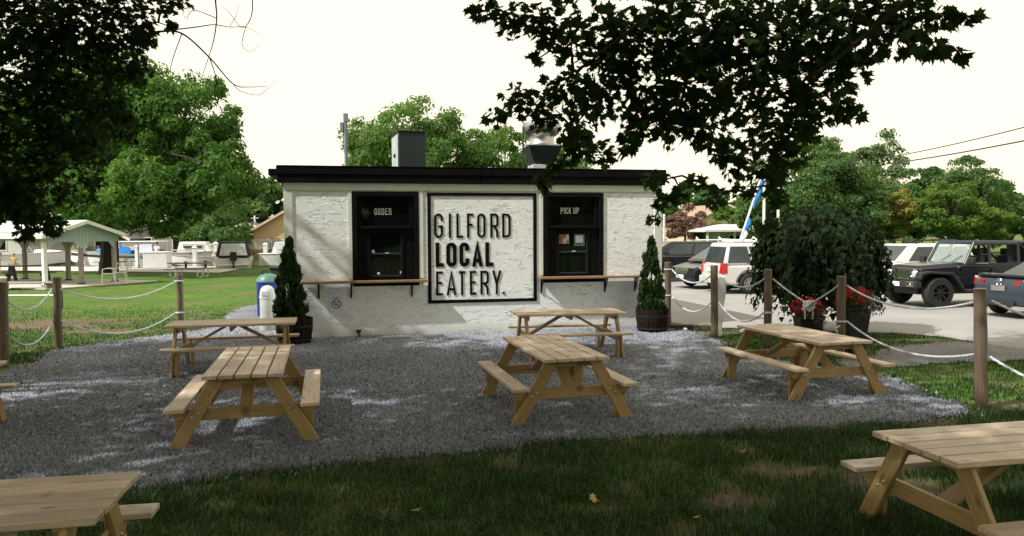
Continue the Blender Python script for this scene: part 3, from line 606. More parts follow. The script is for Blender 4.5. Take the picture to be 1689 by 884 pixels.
# ---- small things at the foot of the wall
sp = thing('drain_spout', 'small rusty funnel topped spout rising from the gravel by the wall', 'spout', (-3.17, 15.45, 0))
B().tube([(0, 0, -.05), (0, 0, .09)], .022, 10).build('pipe', M['bark'], sp); B().hexa([(-.025,-.025,.09),(.025,-.025,.09),(.025,.025,.09),(-.025,.025,.09)], [(-.06,-.04,.16),(.06,-.04,.16),(.06,.04,.16),(-.06,.04,.16)]).build('funnel', M['bark'], sp)
bn = thing('litter_bin', 'pale domed litter bin standing left of the white building', 'bin', (-5.42, 16.62, 0))
B().lathe([(.155,0),(.165,.02),(.165,.72),(.175,.725),(.175,.775),(.165,.78),(.163,.84),(.145,.92),(.1,.985),(.03,1.01),(.001,1.012)], 28).build('shell', M['cream'], bn, smooth=True)
B().box(-.07, .07, -.186, -.15, .79, .9).build('flap', M['cream'], bn, .01)
rb = thing('recycling_barrel', 'blue recycling barrel with a teal lid behind the cedar', 'barrel', (-6.36, 19.6, 0))
B().lathe([(.27,0),(.29,.05),(.29,.85),(.30,.86),(.30,.9)], 26).build('drum', M['bluebin'], rb, smooth=True)
B().lathe([(.305,.905),(.29,.98),(.2,1.08),(.05,1.12),(.001,1.12)], 26).build('lid', M['greenlid'], rb, smooth=True)
B().tube([(-.12,-.1,1.08),(-.12,-.1,1.18),(.0,-.1,1.2),(.02,-.1,1.1)], .012).build('handle', M['black'], rb)
gb = thing('green_bin', 'dark green bin with flat lid behind the recycling barrel', 'bin', (-6.25, 20.6, 0))
B().hexa([(-.25,-.25,0),(.25,-.25,0),(.25,.25,0),(-.25,.25,0)], [(-.3,-.3,1.2),(.3,-.3,1.2),(.3,.3,1.2),(-.3,.3,1.2)]).build('body', mat('dark_green_bin', (.02,.035,.02), None, 4, .5), gb, .02); B().box(-.33,.33,-.33,.33,1.202,1.26).build('lid', M['blackplastic'], gb, .015)
# ---- planters with cedars
def cedar(loc, h, rad, label, seed):
    r = np.random.default_rng(seed); k = 9000
    z = r.uniform(0, 1, k)**1.25; prof = np.interp(z, [0, .06, .2, .5, .75, .9, 1], [.8, .98, 1, .78, .5, .27, .04])
    lump = .62+.75*vnoise(np.cos(th := r.uniform(0, 2*np.pi, k))*3, z*12+np.sin(th)*3, 1.5, seed)
    nq = 120; zq = r.uniform(0, 1, nq)**1.2; tq = r.uniform(0, 2*np.pi, nq); pq = np.interp(zq, [0, .06, .2, .5, .75, .9, 1], [.8, .98, 1, .76, .48, .25, .03])*rad*r.uniform(.45, .98, nq)
    qi = r.integers(nq, size=k); dq = r.normal(0, 1, (k, 3)); dq /= np.linalg.norm(dq, axis=1)[:, None]; qs = (.07+.05*r.random(nq))[qi][:, None]*np.array([1, 1, 1.5])*np.sqrt(r.uniform(.1, 1, (k, 1)))*(1-.55*zq[qi])[:, None]
    c = np.stack([pq*np.cos(tq), pq*np.sin(tq), zq*h*.93], -1)[qi]+dq*qs; th = tq[qi]; c[:, 2] = np.abs(c[:, 2])
    up = np.stack([np.cos(th)*.45, np.sin(th)*.45, np.ones(k)], -1)+r.normal(0, .35, (k, 3)); up /= np.linalg.norm(up, axis=1)[:, None]
    sd_ = np.cross(up, r.normal(0, 1, (k, 3))); sd_ /= np.linalg.norm(sd_, axis=1)[:, None]; s = r.uniform(.03, .07, k)[:, None]
    V = np.stack([c-up*s, c+sd_*s*.45, c+up*s*1.2, c-sd_*s*.45], 1).reshape(-1, 3); Fq = np.arange(k*4).reshape(k, 4)
    t = thing('cedar_shrub', label, 'shrub', loc, group='cedars in half barrels')
    B().tube([(0, 0, -.1), (0, 0, h*.8)], [.03, .008], 8).build('trunk', M['bark'], t)
    o = mobj('crown', np_mesh('cedar_crown', V, Fq, M['cedar'], tint=np.clip(r.normal(.4, .25, k), 0, 1)), None, t); o['kind'] = 'stuff'
M['cedar'] = leafmat('cedar_scale', (.018, .04, .014), (.045, .085, .03), .15, .6, (.1, .12, .045))
def barrel(loc, label, r0=.3, r1=.355, h=.50):
    t = thing('barrel_planter', label, 'planter', loc, group='half barrel planters')
    n = 22
    for k in range(n):     # staves
        a0, a1 = 2*math.pi*(k+.04)/n, 2*math.pi*(k+.96)/n; q = []
        for zz, rr in ((0, r0), (h*.5, (r0+r1)/2+.018), (h, r1)):
            q.append([(rr*math.cos(a0), rr*math.sin(a0), zz), (rr*math.cos(a1), rr*math.sin(a1), zz), ((rr-.025)*math.cos(a1), (rr-.025)*math.sin(a1), zz), ((rr-.025)*math.cos(a0), (rr-.025)*math.sin(a0), zz)])
        b = B(); b.add(q[0]+q[1]+q[2], [(0,1,5,4),(4,5,9,8),(2,3,7,6),(6,7,11,10),(8,9,10,11),(3,2,1,0),(0,4,7,3),(4,8,11,7),(1,2,6,5),(5,6,10,9)]); b.build('stave', M['barrel'], t)
    for z in (.07, .33):
        rr = r0+(r1-r0)*z/h+.012+.008*(z < .2); B().lathe([(rr,z),(rr+.006,z+.001),(rr+.008,z+.04),(rr+.002,z+.041)], 32, caps=False).build('hoop', M['hoop'], t, smooth=True)
    B().lathe([(r1-.03, h-.06), (.001, h-.05)], 24, caps=False).build('soil', M['oldwood'], t)
barrel((-4.27, 14.68, 0), 'dark wooden half barrel holding the cedar left of the order window'); cedar((-4.36, 14.72, .41), 1.72, .295, 'tall narrow cedar in a barrel at the left corner of the building', 5)
barrel((3.02, 16.18, 0), 'dark wooden half barrel holding the cedar right of the pick up window'); cedar((3.0, 16.18, .41), 1.70, .27, 'narrow cedar in a barrel at the right corner of the building', 6)
# ================================================================ PICNIC TABLES
L_, W_, HT, HB, BO = 1.93, .765, .745, .43, .735
def plank_mesh(name, l, w, h, m): return B().box(-l/2, l/2, -w/2, w/2, -h/2, h/2).mesh(name, m, .005, 1)
bw = (W_-4*.015)/5
ME = dict(board=plank_mesh('top_board', L_, bw, .038, M['top']), bench=plank_mesh('bench_plank', L_, .185, .038, M['top']))
bolt = B().lathe([(.013,0),(.013,.006),(.008,.011),(.001,.012)], 10).mesh('bolt', M['bolt'], smooth=True)
def xmat(p, q, up):                              # local x along p->q
    p, q = Vector(p), Vector(q); x = (q-p).normalized(); y = Vector(up).cross(x).normalized(); z = x.cross(y); m = Matrix.Identity(4)
    for i in range(3): m[i][0], m[i][1], m[i][2], m[i][3] = x[i], y[i], z[i], ((p+q)/2)[i]
    return m, (q-p).length
def table(label):
    t = thing('picnic_table', label, 'picnic table', group='wooden picnic tables on and beside the patio')
    for i in range(5): mobj('top_board', ME['board'], None, t, loc=(random.uniform(-.006, .006), -W_/2+bw/2+i*(bw+.015), HT-.019+random.uniform(-.0015, .0015)))
    for s in (-1, 1): mobj('bench', ME['bench'], None, t, loc=(random.uniform(-.01, .01), s*(BO-.0925), HB-.019))
    for e in (-1, 1):
        xo = e*(L_/2-.16)                        # leg plane
        key = 'beam'
        if key not in ME: ME[key] = B().prism([(-BO+.03,.045),(BO-.03,.045),(BO-.03,.0),(BO-.10,-.075),(-BO+.10,-.075),(-BO+.03,.0)], -.019, .019, 'xz').mesh('seat_beam', M['leg'], .004)
        mobj('seat_beam', ME[key], None, t, mtx=Matrix.Translation((xo-e*.04, 0, HB-.038-.048)) @ Matrix.Rotation(R(90), 4, 'Z'))
        if 'cleat' not in ME: ME['cleat'] = B().prism([(-.33,.0),(.33,.0),(.33,-.03),(.28,-.085),(-.28,-.085),(-.33,-.03)], -.019, .019, 'xz').mesh('cleat', M['leg'], .004)
        mobj('cleat', ME['cleat'], None, t, mtx=Matrix.Translation((xo-e*.04, 0, HT-.0395)) @ Matrix.Rotation(R(90), 4, 'Z'))
        for s in (-1, 1):
            p, q = Vector((xo, s*.25, HT-.04)), Vector((xo, s*.655, 0))
            m_, ln = xmat(p, q, (1, 0, 0))
            if 'leg' not in ME:                  # ends cut level with the top and the ground
                d = (q-p).normalized(); sl = abs(d.y)/abs(d.z)*.067
                b = B(); hw = .067; b.add([(-ln/2-sl,-hw,-.019),(-ln/2-sl,-hw,.019),(-ln/2+sl,hw,.019),(-ln/2+sl,hw,-.019),(ln/2-sl,-hw,-.019),(ln/2-sl,-hw,.019),(ln/2+sl,hw,.019),(ln/2+sl,hw,-.019)], [(3,2,1,0),(4,5,6,7),(0,1,5,4),(1,2,6,5),(2,3,7,6),(3,0,4,7)]); ME['legA'] = b.mesh('leg', M['leg'], .004)
                b = B(); sl = -sl; b.add([(-ln/2-sl,-hw,-.019),(-ln/2-sl,-hw,.019),(-ln/2+sl,hw,.019),(-ln/2+sl,hw,-.019),(ln/2-sl,-hw,-.019),(ln/2-sl,-hw,.019),(ln/2+sl,hw,.019),(ln/2+sl,hw,-.019)], [(3,2,1,0),(4,5,6,7),(0,1,5,4),(1,2,6,5),(2,3,7,6),(3,0,4,7)]); ME['legB'] = b.mesh('leg', M['leg'], .004); ME['leg'] = 1
            # choose the mesh whose cut is level
            yv = m_.to_3x3() @ Vector((0, 1, 0)); lg = mobj('leg', ME['legA' if yv.z > 0 else 'legB'], None, t, mtx=m_)
            if 'pst' not in ME: ME['pst'] = B().box(-.17, .17, -.019, .019, -.066, .066).mesh('bench_post', M['leg'], .004)
            mobj('bench_post', ME['pst'], None, t, mtx=Matrix.Translation((xo-e*.08, s*.60, .17)) @ Matrix.Rotation(R(90), 4, 'Y') @ Matrix.Rotation(R(90), 4, 'X'))
            zc = HB-.038-.065; tt = (HT-.04-zc)/(HT-.04); yc = s*(.25+(.655-.25)*tt)
            for dy, dz in ((-.03, .025), (.03, -.015)):
                mobj('bolt', bolt, None, t, mtx=Matrix.Translation((xo+e*.019, yc+s*dy, zc+dz)) @ Matrix.Rotation(R(90)*e, 4, 'Y'))
        m_, ln = xmat((xo-e*.075, 0, HB-.10), (e*.10, 0, HT-.06), (0, 1, 0))
        if 'brace' not in ME: ME['brace'] = B().box(-ln/2, ln/2, -.019, .019, -.066, .066).mesh('brace', M['leg'], .004)
        mobj('brace', ME['brace'], None, t, mtx=m_ @ Matrix.Rotation(R(90), 4, 'X') if False else m_)
    mobj('cleat', ME['cleat'], None, t, mtx=Matrix.Translation((0, 0, HT-.0395)) @ Matrix.Rotation(R(90), 4, 'Z'))
    return t
TB = [((-2.909, 8.336), R(90)+.242, 'picnic table at front left of the patio, end on, water stain on its top'),
      ((.482, 9.218), R(90)+.253, 'picnic table in the middle of the patio in front of the sign, end on'),
      ((3.968, 10.353), R(90)+.258, 'picnic table at the right edge of the patio beside the rope fence and flower pots'),
      ((-4.449, 11.953), .224, 'broadside picnic table beside the left barrel cedar and rope fence'),
      ((.982, 13.266), .164, 'broadside picnic table under the pick up window close to the wall'),
      ((3.56, 5.08), .21, 'nearest picnic table on the grass at the lower right corner'),
      ((-3.10, 3.88), .18, 'nearest picnic table at the lower left corner beside the grass'),
      ((-6.47, 7.72), .25, 'picnic table cut by the left edge with only one bench end showing')]
for i, ((x, y), a, lab) in enumerate(TB):
    t = table(lab); t.location = (x, y, .008 if i < 5 or i == 7 else -.01); t.rotation_euler = (0, 0, a)
# ================================================================ ROPE FENCE
def fpost(x, y, h, label, lean=(0, 0), r=.072, seed=0):
    rr = random.Random(seed); t = thing('fence_post', label, 'post', (x, y, 0), rr.uniform(0, 6), 'round timber posts of the rope fence')
    t.rotation_euler = (lean[1], lean[0], rr.uniform(0, .3)); b = B(); n = 6
    b.tube([(rr.uniform(-.004, .004), rr.uniform(-.004, .004), -.15+(h+.15)*k/n) for k in range(n+1)], [r*rr.uniform(.96, 1.04) for _ in range(n+1)], 16)
    # rotate so wood grain follows the post: build along x then stand up
    me = b.mesh('shaft', M['post'], .006, smooth=True); me.transform(Matrix.Rotation(R(90), 4, 'Y')); mobj('shaft', me, None, t, mtx=Matrix.Rotation(R(-90), 4, 'Y'))
    return t
FP = {'L1': (-8.30, 12.2, 1.39, 'leftmost rope fence post cut by the left edge'), 'L2': (-8.62, 14.21, 1.35, 'rope fence post at the corner of the gravel near the left lawn'), 'L3': (-7.66, 17.29, 1.23, 'rope fence post with two rope knots behind the broadside table at left'),
      'R1': (3.50, 16.84, 1.47, 'rope fence post right beside the right barrel planter'), 'R2': (4.09, 15.16, 1.47, 'rope fence post with a white shaped board behind it'), 'R3': (4.75, 13.92, 1.45, 'rope fence post in front of the left side of the weeping tree'),
      'R4': (5.62, 12.8, 1.38, 'rope fence post beside the right flower pot'), 'R5': (5.68, 9.03, 1.45, 'nearest rope fence post on the right in front of the sedan'), 'R6': (6.6, 6.2, 1.45, 'rope fence post beyond the right edge')}
for i, (k, (x, y, h, lab)) in enumerate(FP.items()): fpost(x, y, h, lab, {'R5': (-.035, 0), 'L1': (.02, 0)}.get(k, (random.uniform(-.012, .012), 0)), seed=i)
def rope(pts, label, r=.0145):
    """three strand twisted rope"""
    b = B(); pts = [Vector(p) for p in pts]
    # resample
    q = [pts[0]]
    for a, c in zip(pts, pts[1:]):
        n = max(1, int((c-a).length/.03)); q += [a.lerp(c, (k+1)/n) for k in range(n)]
    for s in range(3):
        o = []
        for i, p in enumerate(q):
            d = (q[min(i+1, len(q)-1)]-q[max(i-1, 0)]).normalized(); a = d.cross(Vector((0, 0, 1))); a = a.normalized() if a.length > 1e-3 else Vector((1, 0, 0)); c = a.cross(d); an = i*.75+s*2.094
            o.append(p+(a*math.cos(an)+c*math.sin(an))*r*.5)
        b.tube(o, r*.62, 5)
    o = b.build('rope', M['rope'], smooth=True); tag(o, label, 'rope', 'white ropes of the fence'); return o
def ring(k, z, r=.085, turns=2):
    x, y = FP[k][0], FP[k][1]; return [(x+r*math.cos(t*.35), y+r*math.sin(t*.35), z+.012*t/18) for t in range(int(18*turns))]
def A(k, z, side): x, y = FP[k][0], FP[k][1]; return (x+.074*side, y-.03, z)
rope(sag(A('L1', 1.12, 1), A('L2', 1.13, -1), .27), 'upper rope between the two leftmost posts'); rope(sag(A('L1', .56, 1), A('L2', .52, -1), .31), 'lower rope between the two leftmost posts')
rope(sag(A('L2', 1.13, 1), A('L3', 1.07, -1), .29)+ring('L3', 1.06), 'long upper rope on the left ending in a knot'); rope(sag(A('L2', .53, 1), A('L3', .36, -1), .36)+ring('L3', .33), 'long lower rope on the left sagging almost to the grass')
rope(ring('R1', 1.30, turns=1.5)+sag(A('R1', 1.31, 1), A('R2', 1.27, -1), .22), 'upper rope from the barrel planter post to the post with white board'); rope(ring('R1', .72, turns=1.5)+sag(A('R1', .73, 1), A('R2', .72, -1), .27), 'lower rope from the barrel planter post to the post with white board')
rope(sag(A('R2', 1.27, 1), A('R3', 1.28, -1), .20), 'upper rope between white board post and weeping tree post'); rope(sag(A('R2', .73, 1), A('R3', .66, -1), .28)+ring('R3', .63), 'lower rope between white board post and weeping tree post')
kn = Vector((5.30, 13.42, .84))
rope(sag(A('R3', 1.27, 1), kn, .02), 'taut rope running down to the rope bundle from the left'); rope(sag(kn, A('R4', 1.22, -1), .02), 'taut rope running up from the rope bundle to the right')
b = B()
for s in range(7):
    r_ = random.Random(s); ax = [(kn.x+.10*math.cos(t*.5+s)*r_.uniform(.6, 1.1), kn.y-.03+.07*math.sin(t*.5+s*2)*r_.uniform(.6, 1.1), kn.z-.02+.10*math.sin(t*.5+s*1.3)*r_.uniform(.5, 1)) for t in range(13)]; b.tube(ax, .0145, 6)
for dx in (-.07, .05): b.tube([(kn.x+dx, kn.y-.05, kn.z-.02), (kn.x+dx*1.2, kn.y-.06, kn.z-.15), (kn.x+dx*1.1, kn.y-.05, kn.z-.26)], .016, 6)
tag(b.build('rope_bundle', M['rope'], smooth=True), 'tangled bundle of white rope knotted in front of the flower pot', 'rope')
rope(sag(A('R4', 1.22, 1), A('R5', 1.30, -1), .22), 'upper rope sagging in front of the black off-roader'); rope([(5.52, 12.72, .42), (5.5, 12.72, .5)]+ring('R4', .60, turns=1.2)+sag(A('R4', .62, 1), A('R5', .66, -1), .24), 'lower rope knotted on the flower pot post and sagging to the right')
rope(sag(A('R5', 1.30, 1), A('R6', 1.28, -1), .25), 'upper rope leaving the right edge of the picture'); rope(sag(A('R5', .62, 1), A('R6', .6, -1), .28), 'lower rope leaving the right edge of the picture')
# white shaped board behind post R2
wb = B(); prof = [(-.05,0),(.06,0),(.07,.25),(.10,.38),(.12,.52),(.10,.62),(.13,.78),(.155,.95),(.15,1.12),(.11,1.22),(-.08,1.22),(-.12,1.1),(-.13,.92),(-.09,.7),(-.06,.4)]
wb.prism(prof, 0, .025, 'xz'); o = wb.build('shaped_board', M['white'], None, .006, loc=(4.25, 15.36, 0), rz=.3); tag(o, 'white wavy edged board leaning behind a rope fence post', 'board')
rk = thing('edging_timber', 'weathered timber edging lying on the ground beyond the right cedar', 'timber', (3.85, 16.55, 0), -.2)
B().box(-.5, .5, -.08, .08, -.02, .11).build('timber', M['oldwood'], rk, .02)
for i in range(3):
    s = random.uniform(.05, .1); b = B(); b.lathe([(s*.7,0),(s,.3*s),(s*.8,.8*s),(s*.2,1.1*s)], 7); o = b.build('stone', M['concrete'], None, .01, loc=((3.75, 16.25, 0), (4.3, 15.75, 0), (4.9, 15.9, 0))[i], rz=random.uniform(0, 6)); tag(o, ('pale stone on the ground close to the right cedar barrel', 'pale stone in the grass behind the post with white board', 'pale stone at the lot edge behind the lower rope')[i], 'stone', 'stones by the fence')
# ---- flower pots
M['petal'] = leafmat('red_petal', (.25,.005,.014), (.4,.012,.03), .25, .5); M['petal2'] = leafmat('lavender_petal', (.12,.11,.18), (.28,.26,.36), .3, .5)
M['potleaf'] = leafmat('pot_foliage', (.02,.045,.015), (.06,.1,.04), .25)
def scatter_leaves(k, cen, nrm, size, seed, asp=.6, tint=None, name='foliage', m=None, parent=None, kind='stuff'):
    r = np.random.default_rng(seed); n = nrm+r.normal(0, .5, (k, 3)); n /= np.linalg.norm(n, axis=1)[:, None]
    u = np.cross(n, r.normal(0, 1, (k, 3))); u /= np.linalg.norm(u, axis=1)[:, None]; v = np.cross(n, u); s = np.asarray(size).reshape(-1, 1)*np.ones((k, 1))
    V = np.stack([cen-u*s, cen+v*s*asp-u*s*.1, cen+u*s, cen-v*s*asp-u*s*.1], 1).reshape(-1, 3); t = np.clip(r.normal(.45, .28, k), 0, 1) if tint is None else tint
    o = mobj(name, np_mesh(name, V, np.arange(k*4).reshape(k, 4), m, tint=t), None, parent)
    if kind: o['kind'] = kind
    return o
def ball(k, c, rad, seed, lo=.6):
    r = np.random.default_rng(seed); d = r.normal(0, 1, (k, 3)); d /= np.linalg.norm(d, axis=1)[:, None]; return np.array(c)+d*np.array(rad)*(r.uniform(lo**3, 1, (k, 1))**(1/3)), d
def flowerpot(x, y, label, h, sd_):
    t = thing('flower_pot', label, 'planter', (x, y, 0), group='black pots of red flowers')
    B().hexa([(-.13,-.13,0),(.13,-.13,0),(.13,.13,0),(-.13,.13,0)], [(-.21,-.21,h),(.21,-.21,h),(.21,.21,h),(-.21,.21,h)]).build('pot', M['blackpot'], t, .015)
    B().box(-.225, .225, -.225, .225, h+.001, h+.03).build('rim', M['blackpot'], t, .008)
    c, d = ball(900, (0, 0, h+.12), (.30, .28, .22), sd_); scatter_leaves(900, c, d, .028, sd_, .7, m=M['potleaf'], parent=t)
    c, d = ball(260, (-.02, -.02, h+.17), (.31, .30, .24), sd_+1, .9); k = c[:, 2] > h+.1; scatter_leaves(k.sum(), c[k], d[k], .032, sd_+1, .9, name='red_blossoms', m=M['petal'], parent=t)
    c, d = ball(420, (.14, -.03, h+.02), (.24, .26, .2), sd_+2, .85); scatter_leaves(420, c, d, .014, sd_+2, .9, name='lavender_blossoms', m=M['petal2'], parent=t)
flowerpot(5.52, 14.0, 'black pot of red flowers behind the rope bundle', .52, 70); flowerpot(5.95, 13.05, 'tall black pot of red flowers beside the rope fence post', .78, 75)
# fallen leaves on the grass
MAPLE = [(0,-.30),(.10,-.22),(.30,-.30),(.27,-.14),(.50,-.02),(.36,.04),(.42,.22),(.20,.16),(.15,.30),(.09,.27),(0,.58),(-.09,.27),(-.15,.30),(-.20,.16),(-.42,.22),(-.36,.04),(-.50,-.02),(-.27,-.14),(-.30,-.30),(-.10,-.22)]
M['deadleaf'] = mat('fallen_leaf', (.42,.30,.07), (.3,.2,.06), 8, .7, rnd=.4); M['deadleaf'].node_tree.nodes
lm = bpy.data.meshes.new('fallen_leaf'); lm.from_pydata([(0,0,.012)]+[(x*.11, y*.11, .02*abs(x)) for x, y in MAPLE], [], [(0, i+1, (i+1) % 20+1) for i in range(20)]); lm.materials.append(M['deadleaf'])
for i, (x, y, lab) in enumerate([(-.74, 5.62, 'yellow fallen leaf standing out left of centre in the dark grass'), (.63, 5.85, 'curled fallen leaf on the bare earth right of centre'), (1.0, 7.55, 'fallen leaf on the grass right at the gravel edge'), (2.2, 7.1, 'fallen leaf on the grass left of the nearest right table'), (1.35, 5.45, 'fallen leaf lowest in the picture on worn earth'), (6.9, 13.6, 'fallen leaf on the verge by the flower pots')]):
    o = mobj('fallen_leaf', lm, None, None, loc=(x, y, .045)); o.rotation_euler = (random.uniform(-.5, .5), random.uniform(-.5, .5), random.uniform(0, 6)); s = random.uniform(.6, 1.1); o.scale = (s, s, s)
    tag(o, lab, 'leaf', 'fallen leaves')
# ================================================================ VEHICLES
def inset(poly, d):
    n = len(poly); o = []; A_ = sum(poly[i][0]*poly[(i+1) % n][1]-poly[(i+1) % n][0]*poly[i][1] for i in range(n)); sg = 1 if A_ > 0 else -1
    for i in range(n):
        a, p, b = Vector(poly[i-1]), Vector(poly[i]), Vector(poly[(i+1) % n]); d1 = (p-a); d2 = (b-p)
        d1 = d1.normalized() if d1.length > 1e-6 else d2.normalized(); d2 = d2.normalized() if d2.length > 1e-6 else d1
        m_ = Vector((-d1.y-d2.y, d1.x+d2.x)); m_ = m_.normalized() if m_.length > 1e-6 else Vector((-d1.y, d1.x)); o.append(tuple(p+m_*d*sg))
    return o
def body_part(name, top, zb, wheels, w, m, parent, rnd=.05, taper=.1, tum=.0, zt=.8):
    poly = list(top)
    for xc, rw, ra in sorted(wheels, reverse=True):
        t0 = math.asin(max(-1, (zb-rw)/ra)); poly += [(xc+ra*math.cos(t), rw+ra*math.sin(t)) for t in np.linspace(t0, math.pi-t0, 13)]
    inn = inset(poly, rnd); n = len(poly); b = B(); xs_ = [p[0] for p in poly]; xm_ = (max(xs_)+min(xs_))/2; hl = (max(xs_)-min(xs_))/2
    def yy(y, x, z): return y*(1-taper*abs((x-xm_)/hl)**4-max(0, z-zt)*tum)
    for pl, y in ((inn, -w), (poly, -(w-rnd)), (poly, w-rnd), (inn, w)): b.v += [(x, yy(y, x, z), z) for x, z in pl]
    for k in range(3): b.f += [(k*n+i, k*n+(i+1) % n, (k+1)*n+(i+1) % n, (k+1)*n+i) for i in range(n)]
    b.f += [tuple(range(n)), tuple(3*n+i for i in range(n))]
    me = b.mesh(name, m, smooth=True); return mobj(name, me, None, parent)
def wheel(parent, x, y, r, w, rim, spokes=7, rr=.64):
    o = bpy.data.objects.new('wheel', None); link(o); o.parent = parent; o.location = (x, y, r)
    s = 1 if y > 0 else -1
    B().lathe([(r*rr,-w/2),(r*.93,-w/2),(r,-w*.36),(r,w*.36),(r*.93,w/2),(r*rr,w/2)], 36, axis='y', caps=False).build('tyre', M['tyre'], o, smooth=True)
    b = B(); b.lathe([(r*rr+.004,-w*.3),(r*rr+.004,w*.42*1),(r*rr-.02,w*.44)] if s > 0 else [(r*rr+.004,w*.3),(r*rr+.004,-w*.42),(r*rr-.02,-w*.44)], 36, axis='y', caps=False)
    b.lathe([(.001, s*w*.1), (r*rr, s*w*.1)], 24, axis='y', caps=False)
    for k in range(spokes):
        a = 2*math.pi*k/spokes; b.beam((.03*math.cos(a), s*w*.36, .03*math.sin(a)), (r*rr*math.cos(a), s*w*.40, r*rr*math.sin(a)), r*.13, .03, (0, 1, 0))
    b.lathe([(r*.16, s*w*.2), (r*.16, s*w*.42), (.001, s*w*.43)], 16, axis='y', caps=False); b.build('rim', rim, o, smooth=True)
    return o
def quad_on(name, c, u0, u1, v0, v1, off, m, parent, inv=None):
    """pane on a (possibly sloping) quad face c = [bl, br, tr, tl]"""
    c = [Vector(p) for p in c]; n = (c[1]-c[0]).cross(c[3]-c[0]).normalized()
    def P(u, v): return (c[0].lerp(c[1], u)).lerp(c[3].lerp(c[2], u), v)
    q = [P(u0, v0), P(u1, v0), P(u1, v1), P(u0, v1)]; b = B(); b.hexa([p-n*.004 for p in q], [p+n*off for p in q]); return b.build(name, m, parent, .004)
def cabin(parent, m, xr0, xf0, z0, w0, xr1, xf1, z1, w1, sides, bev=.06, ws=(.07, .93, .1, .9), rg=(.1, .9, .16, .86), rearcut=None):
    bt = [(xr0,-w0,z0),(xf0,-w0,z0),(xf0,w0,z0),(xr0,w0,z0)]; tp = [(xr1,-w1,z1),(xf1,-w1,z1),(xf1,w1,z1),(xr1,w1,z1)]
    b = B(); b.hexa(bt, tp); g = b.build('roof', m, parent, bev, 3, smooth=True)
    quad_on('windscreen', [bt[1], bt[2], tp[2], tp[1]], *ws, .012, M['carglass'], parent); quad_on('rear_window', [bt[3], bt[0], tp[0], tp[3]], *rg, .012, M['carglass'], parent)
    for u0, u1 in sides:
        quad_on('side_window', [bt[0], bt[1], tp[1], tp[0]], u0, u1, .1, .84, .012, M['carglass'], parent)
        quad_on('side_window', [bt[2], bt[3], tp[3], tp[2]], 1-u1, 1-u0, .1, .84, .012, M['carglass'], parent)
    return g
def veh(name, label, cat, x, y, hd): return thing(name, label, cat, (x, y, .012), hd)
def text_mesh(s, size, m, parent, mtx, ext=.002, name='lettering'):
    cu = bpy.data.curves.new('t', 'FONT'); cu.body = s; cu.size = size; cu.extrude = ext; cu.align_x = 'CENTER'; tmp = bpy.data.objects.new('t', cu); link(tmp)
    dg = bpy.context.evaluated_depsgraph_get(); me = bpy.data.meshes.new_from_object(tmp.evaluated_get(dg)); bpy.data.objects.remove(tmp); me.materials.clear(); me.materials.append(m)
    return mobj(name, me, None, parent, mtx=mtx)
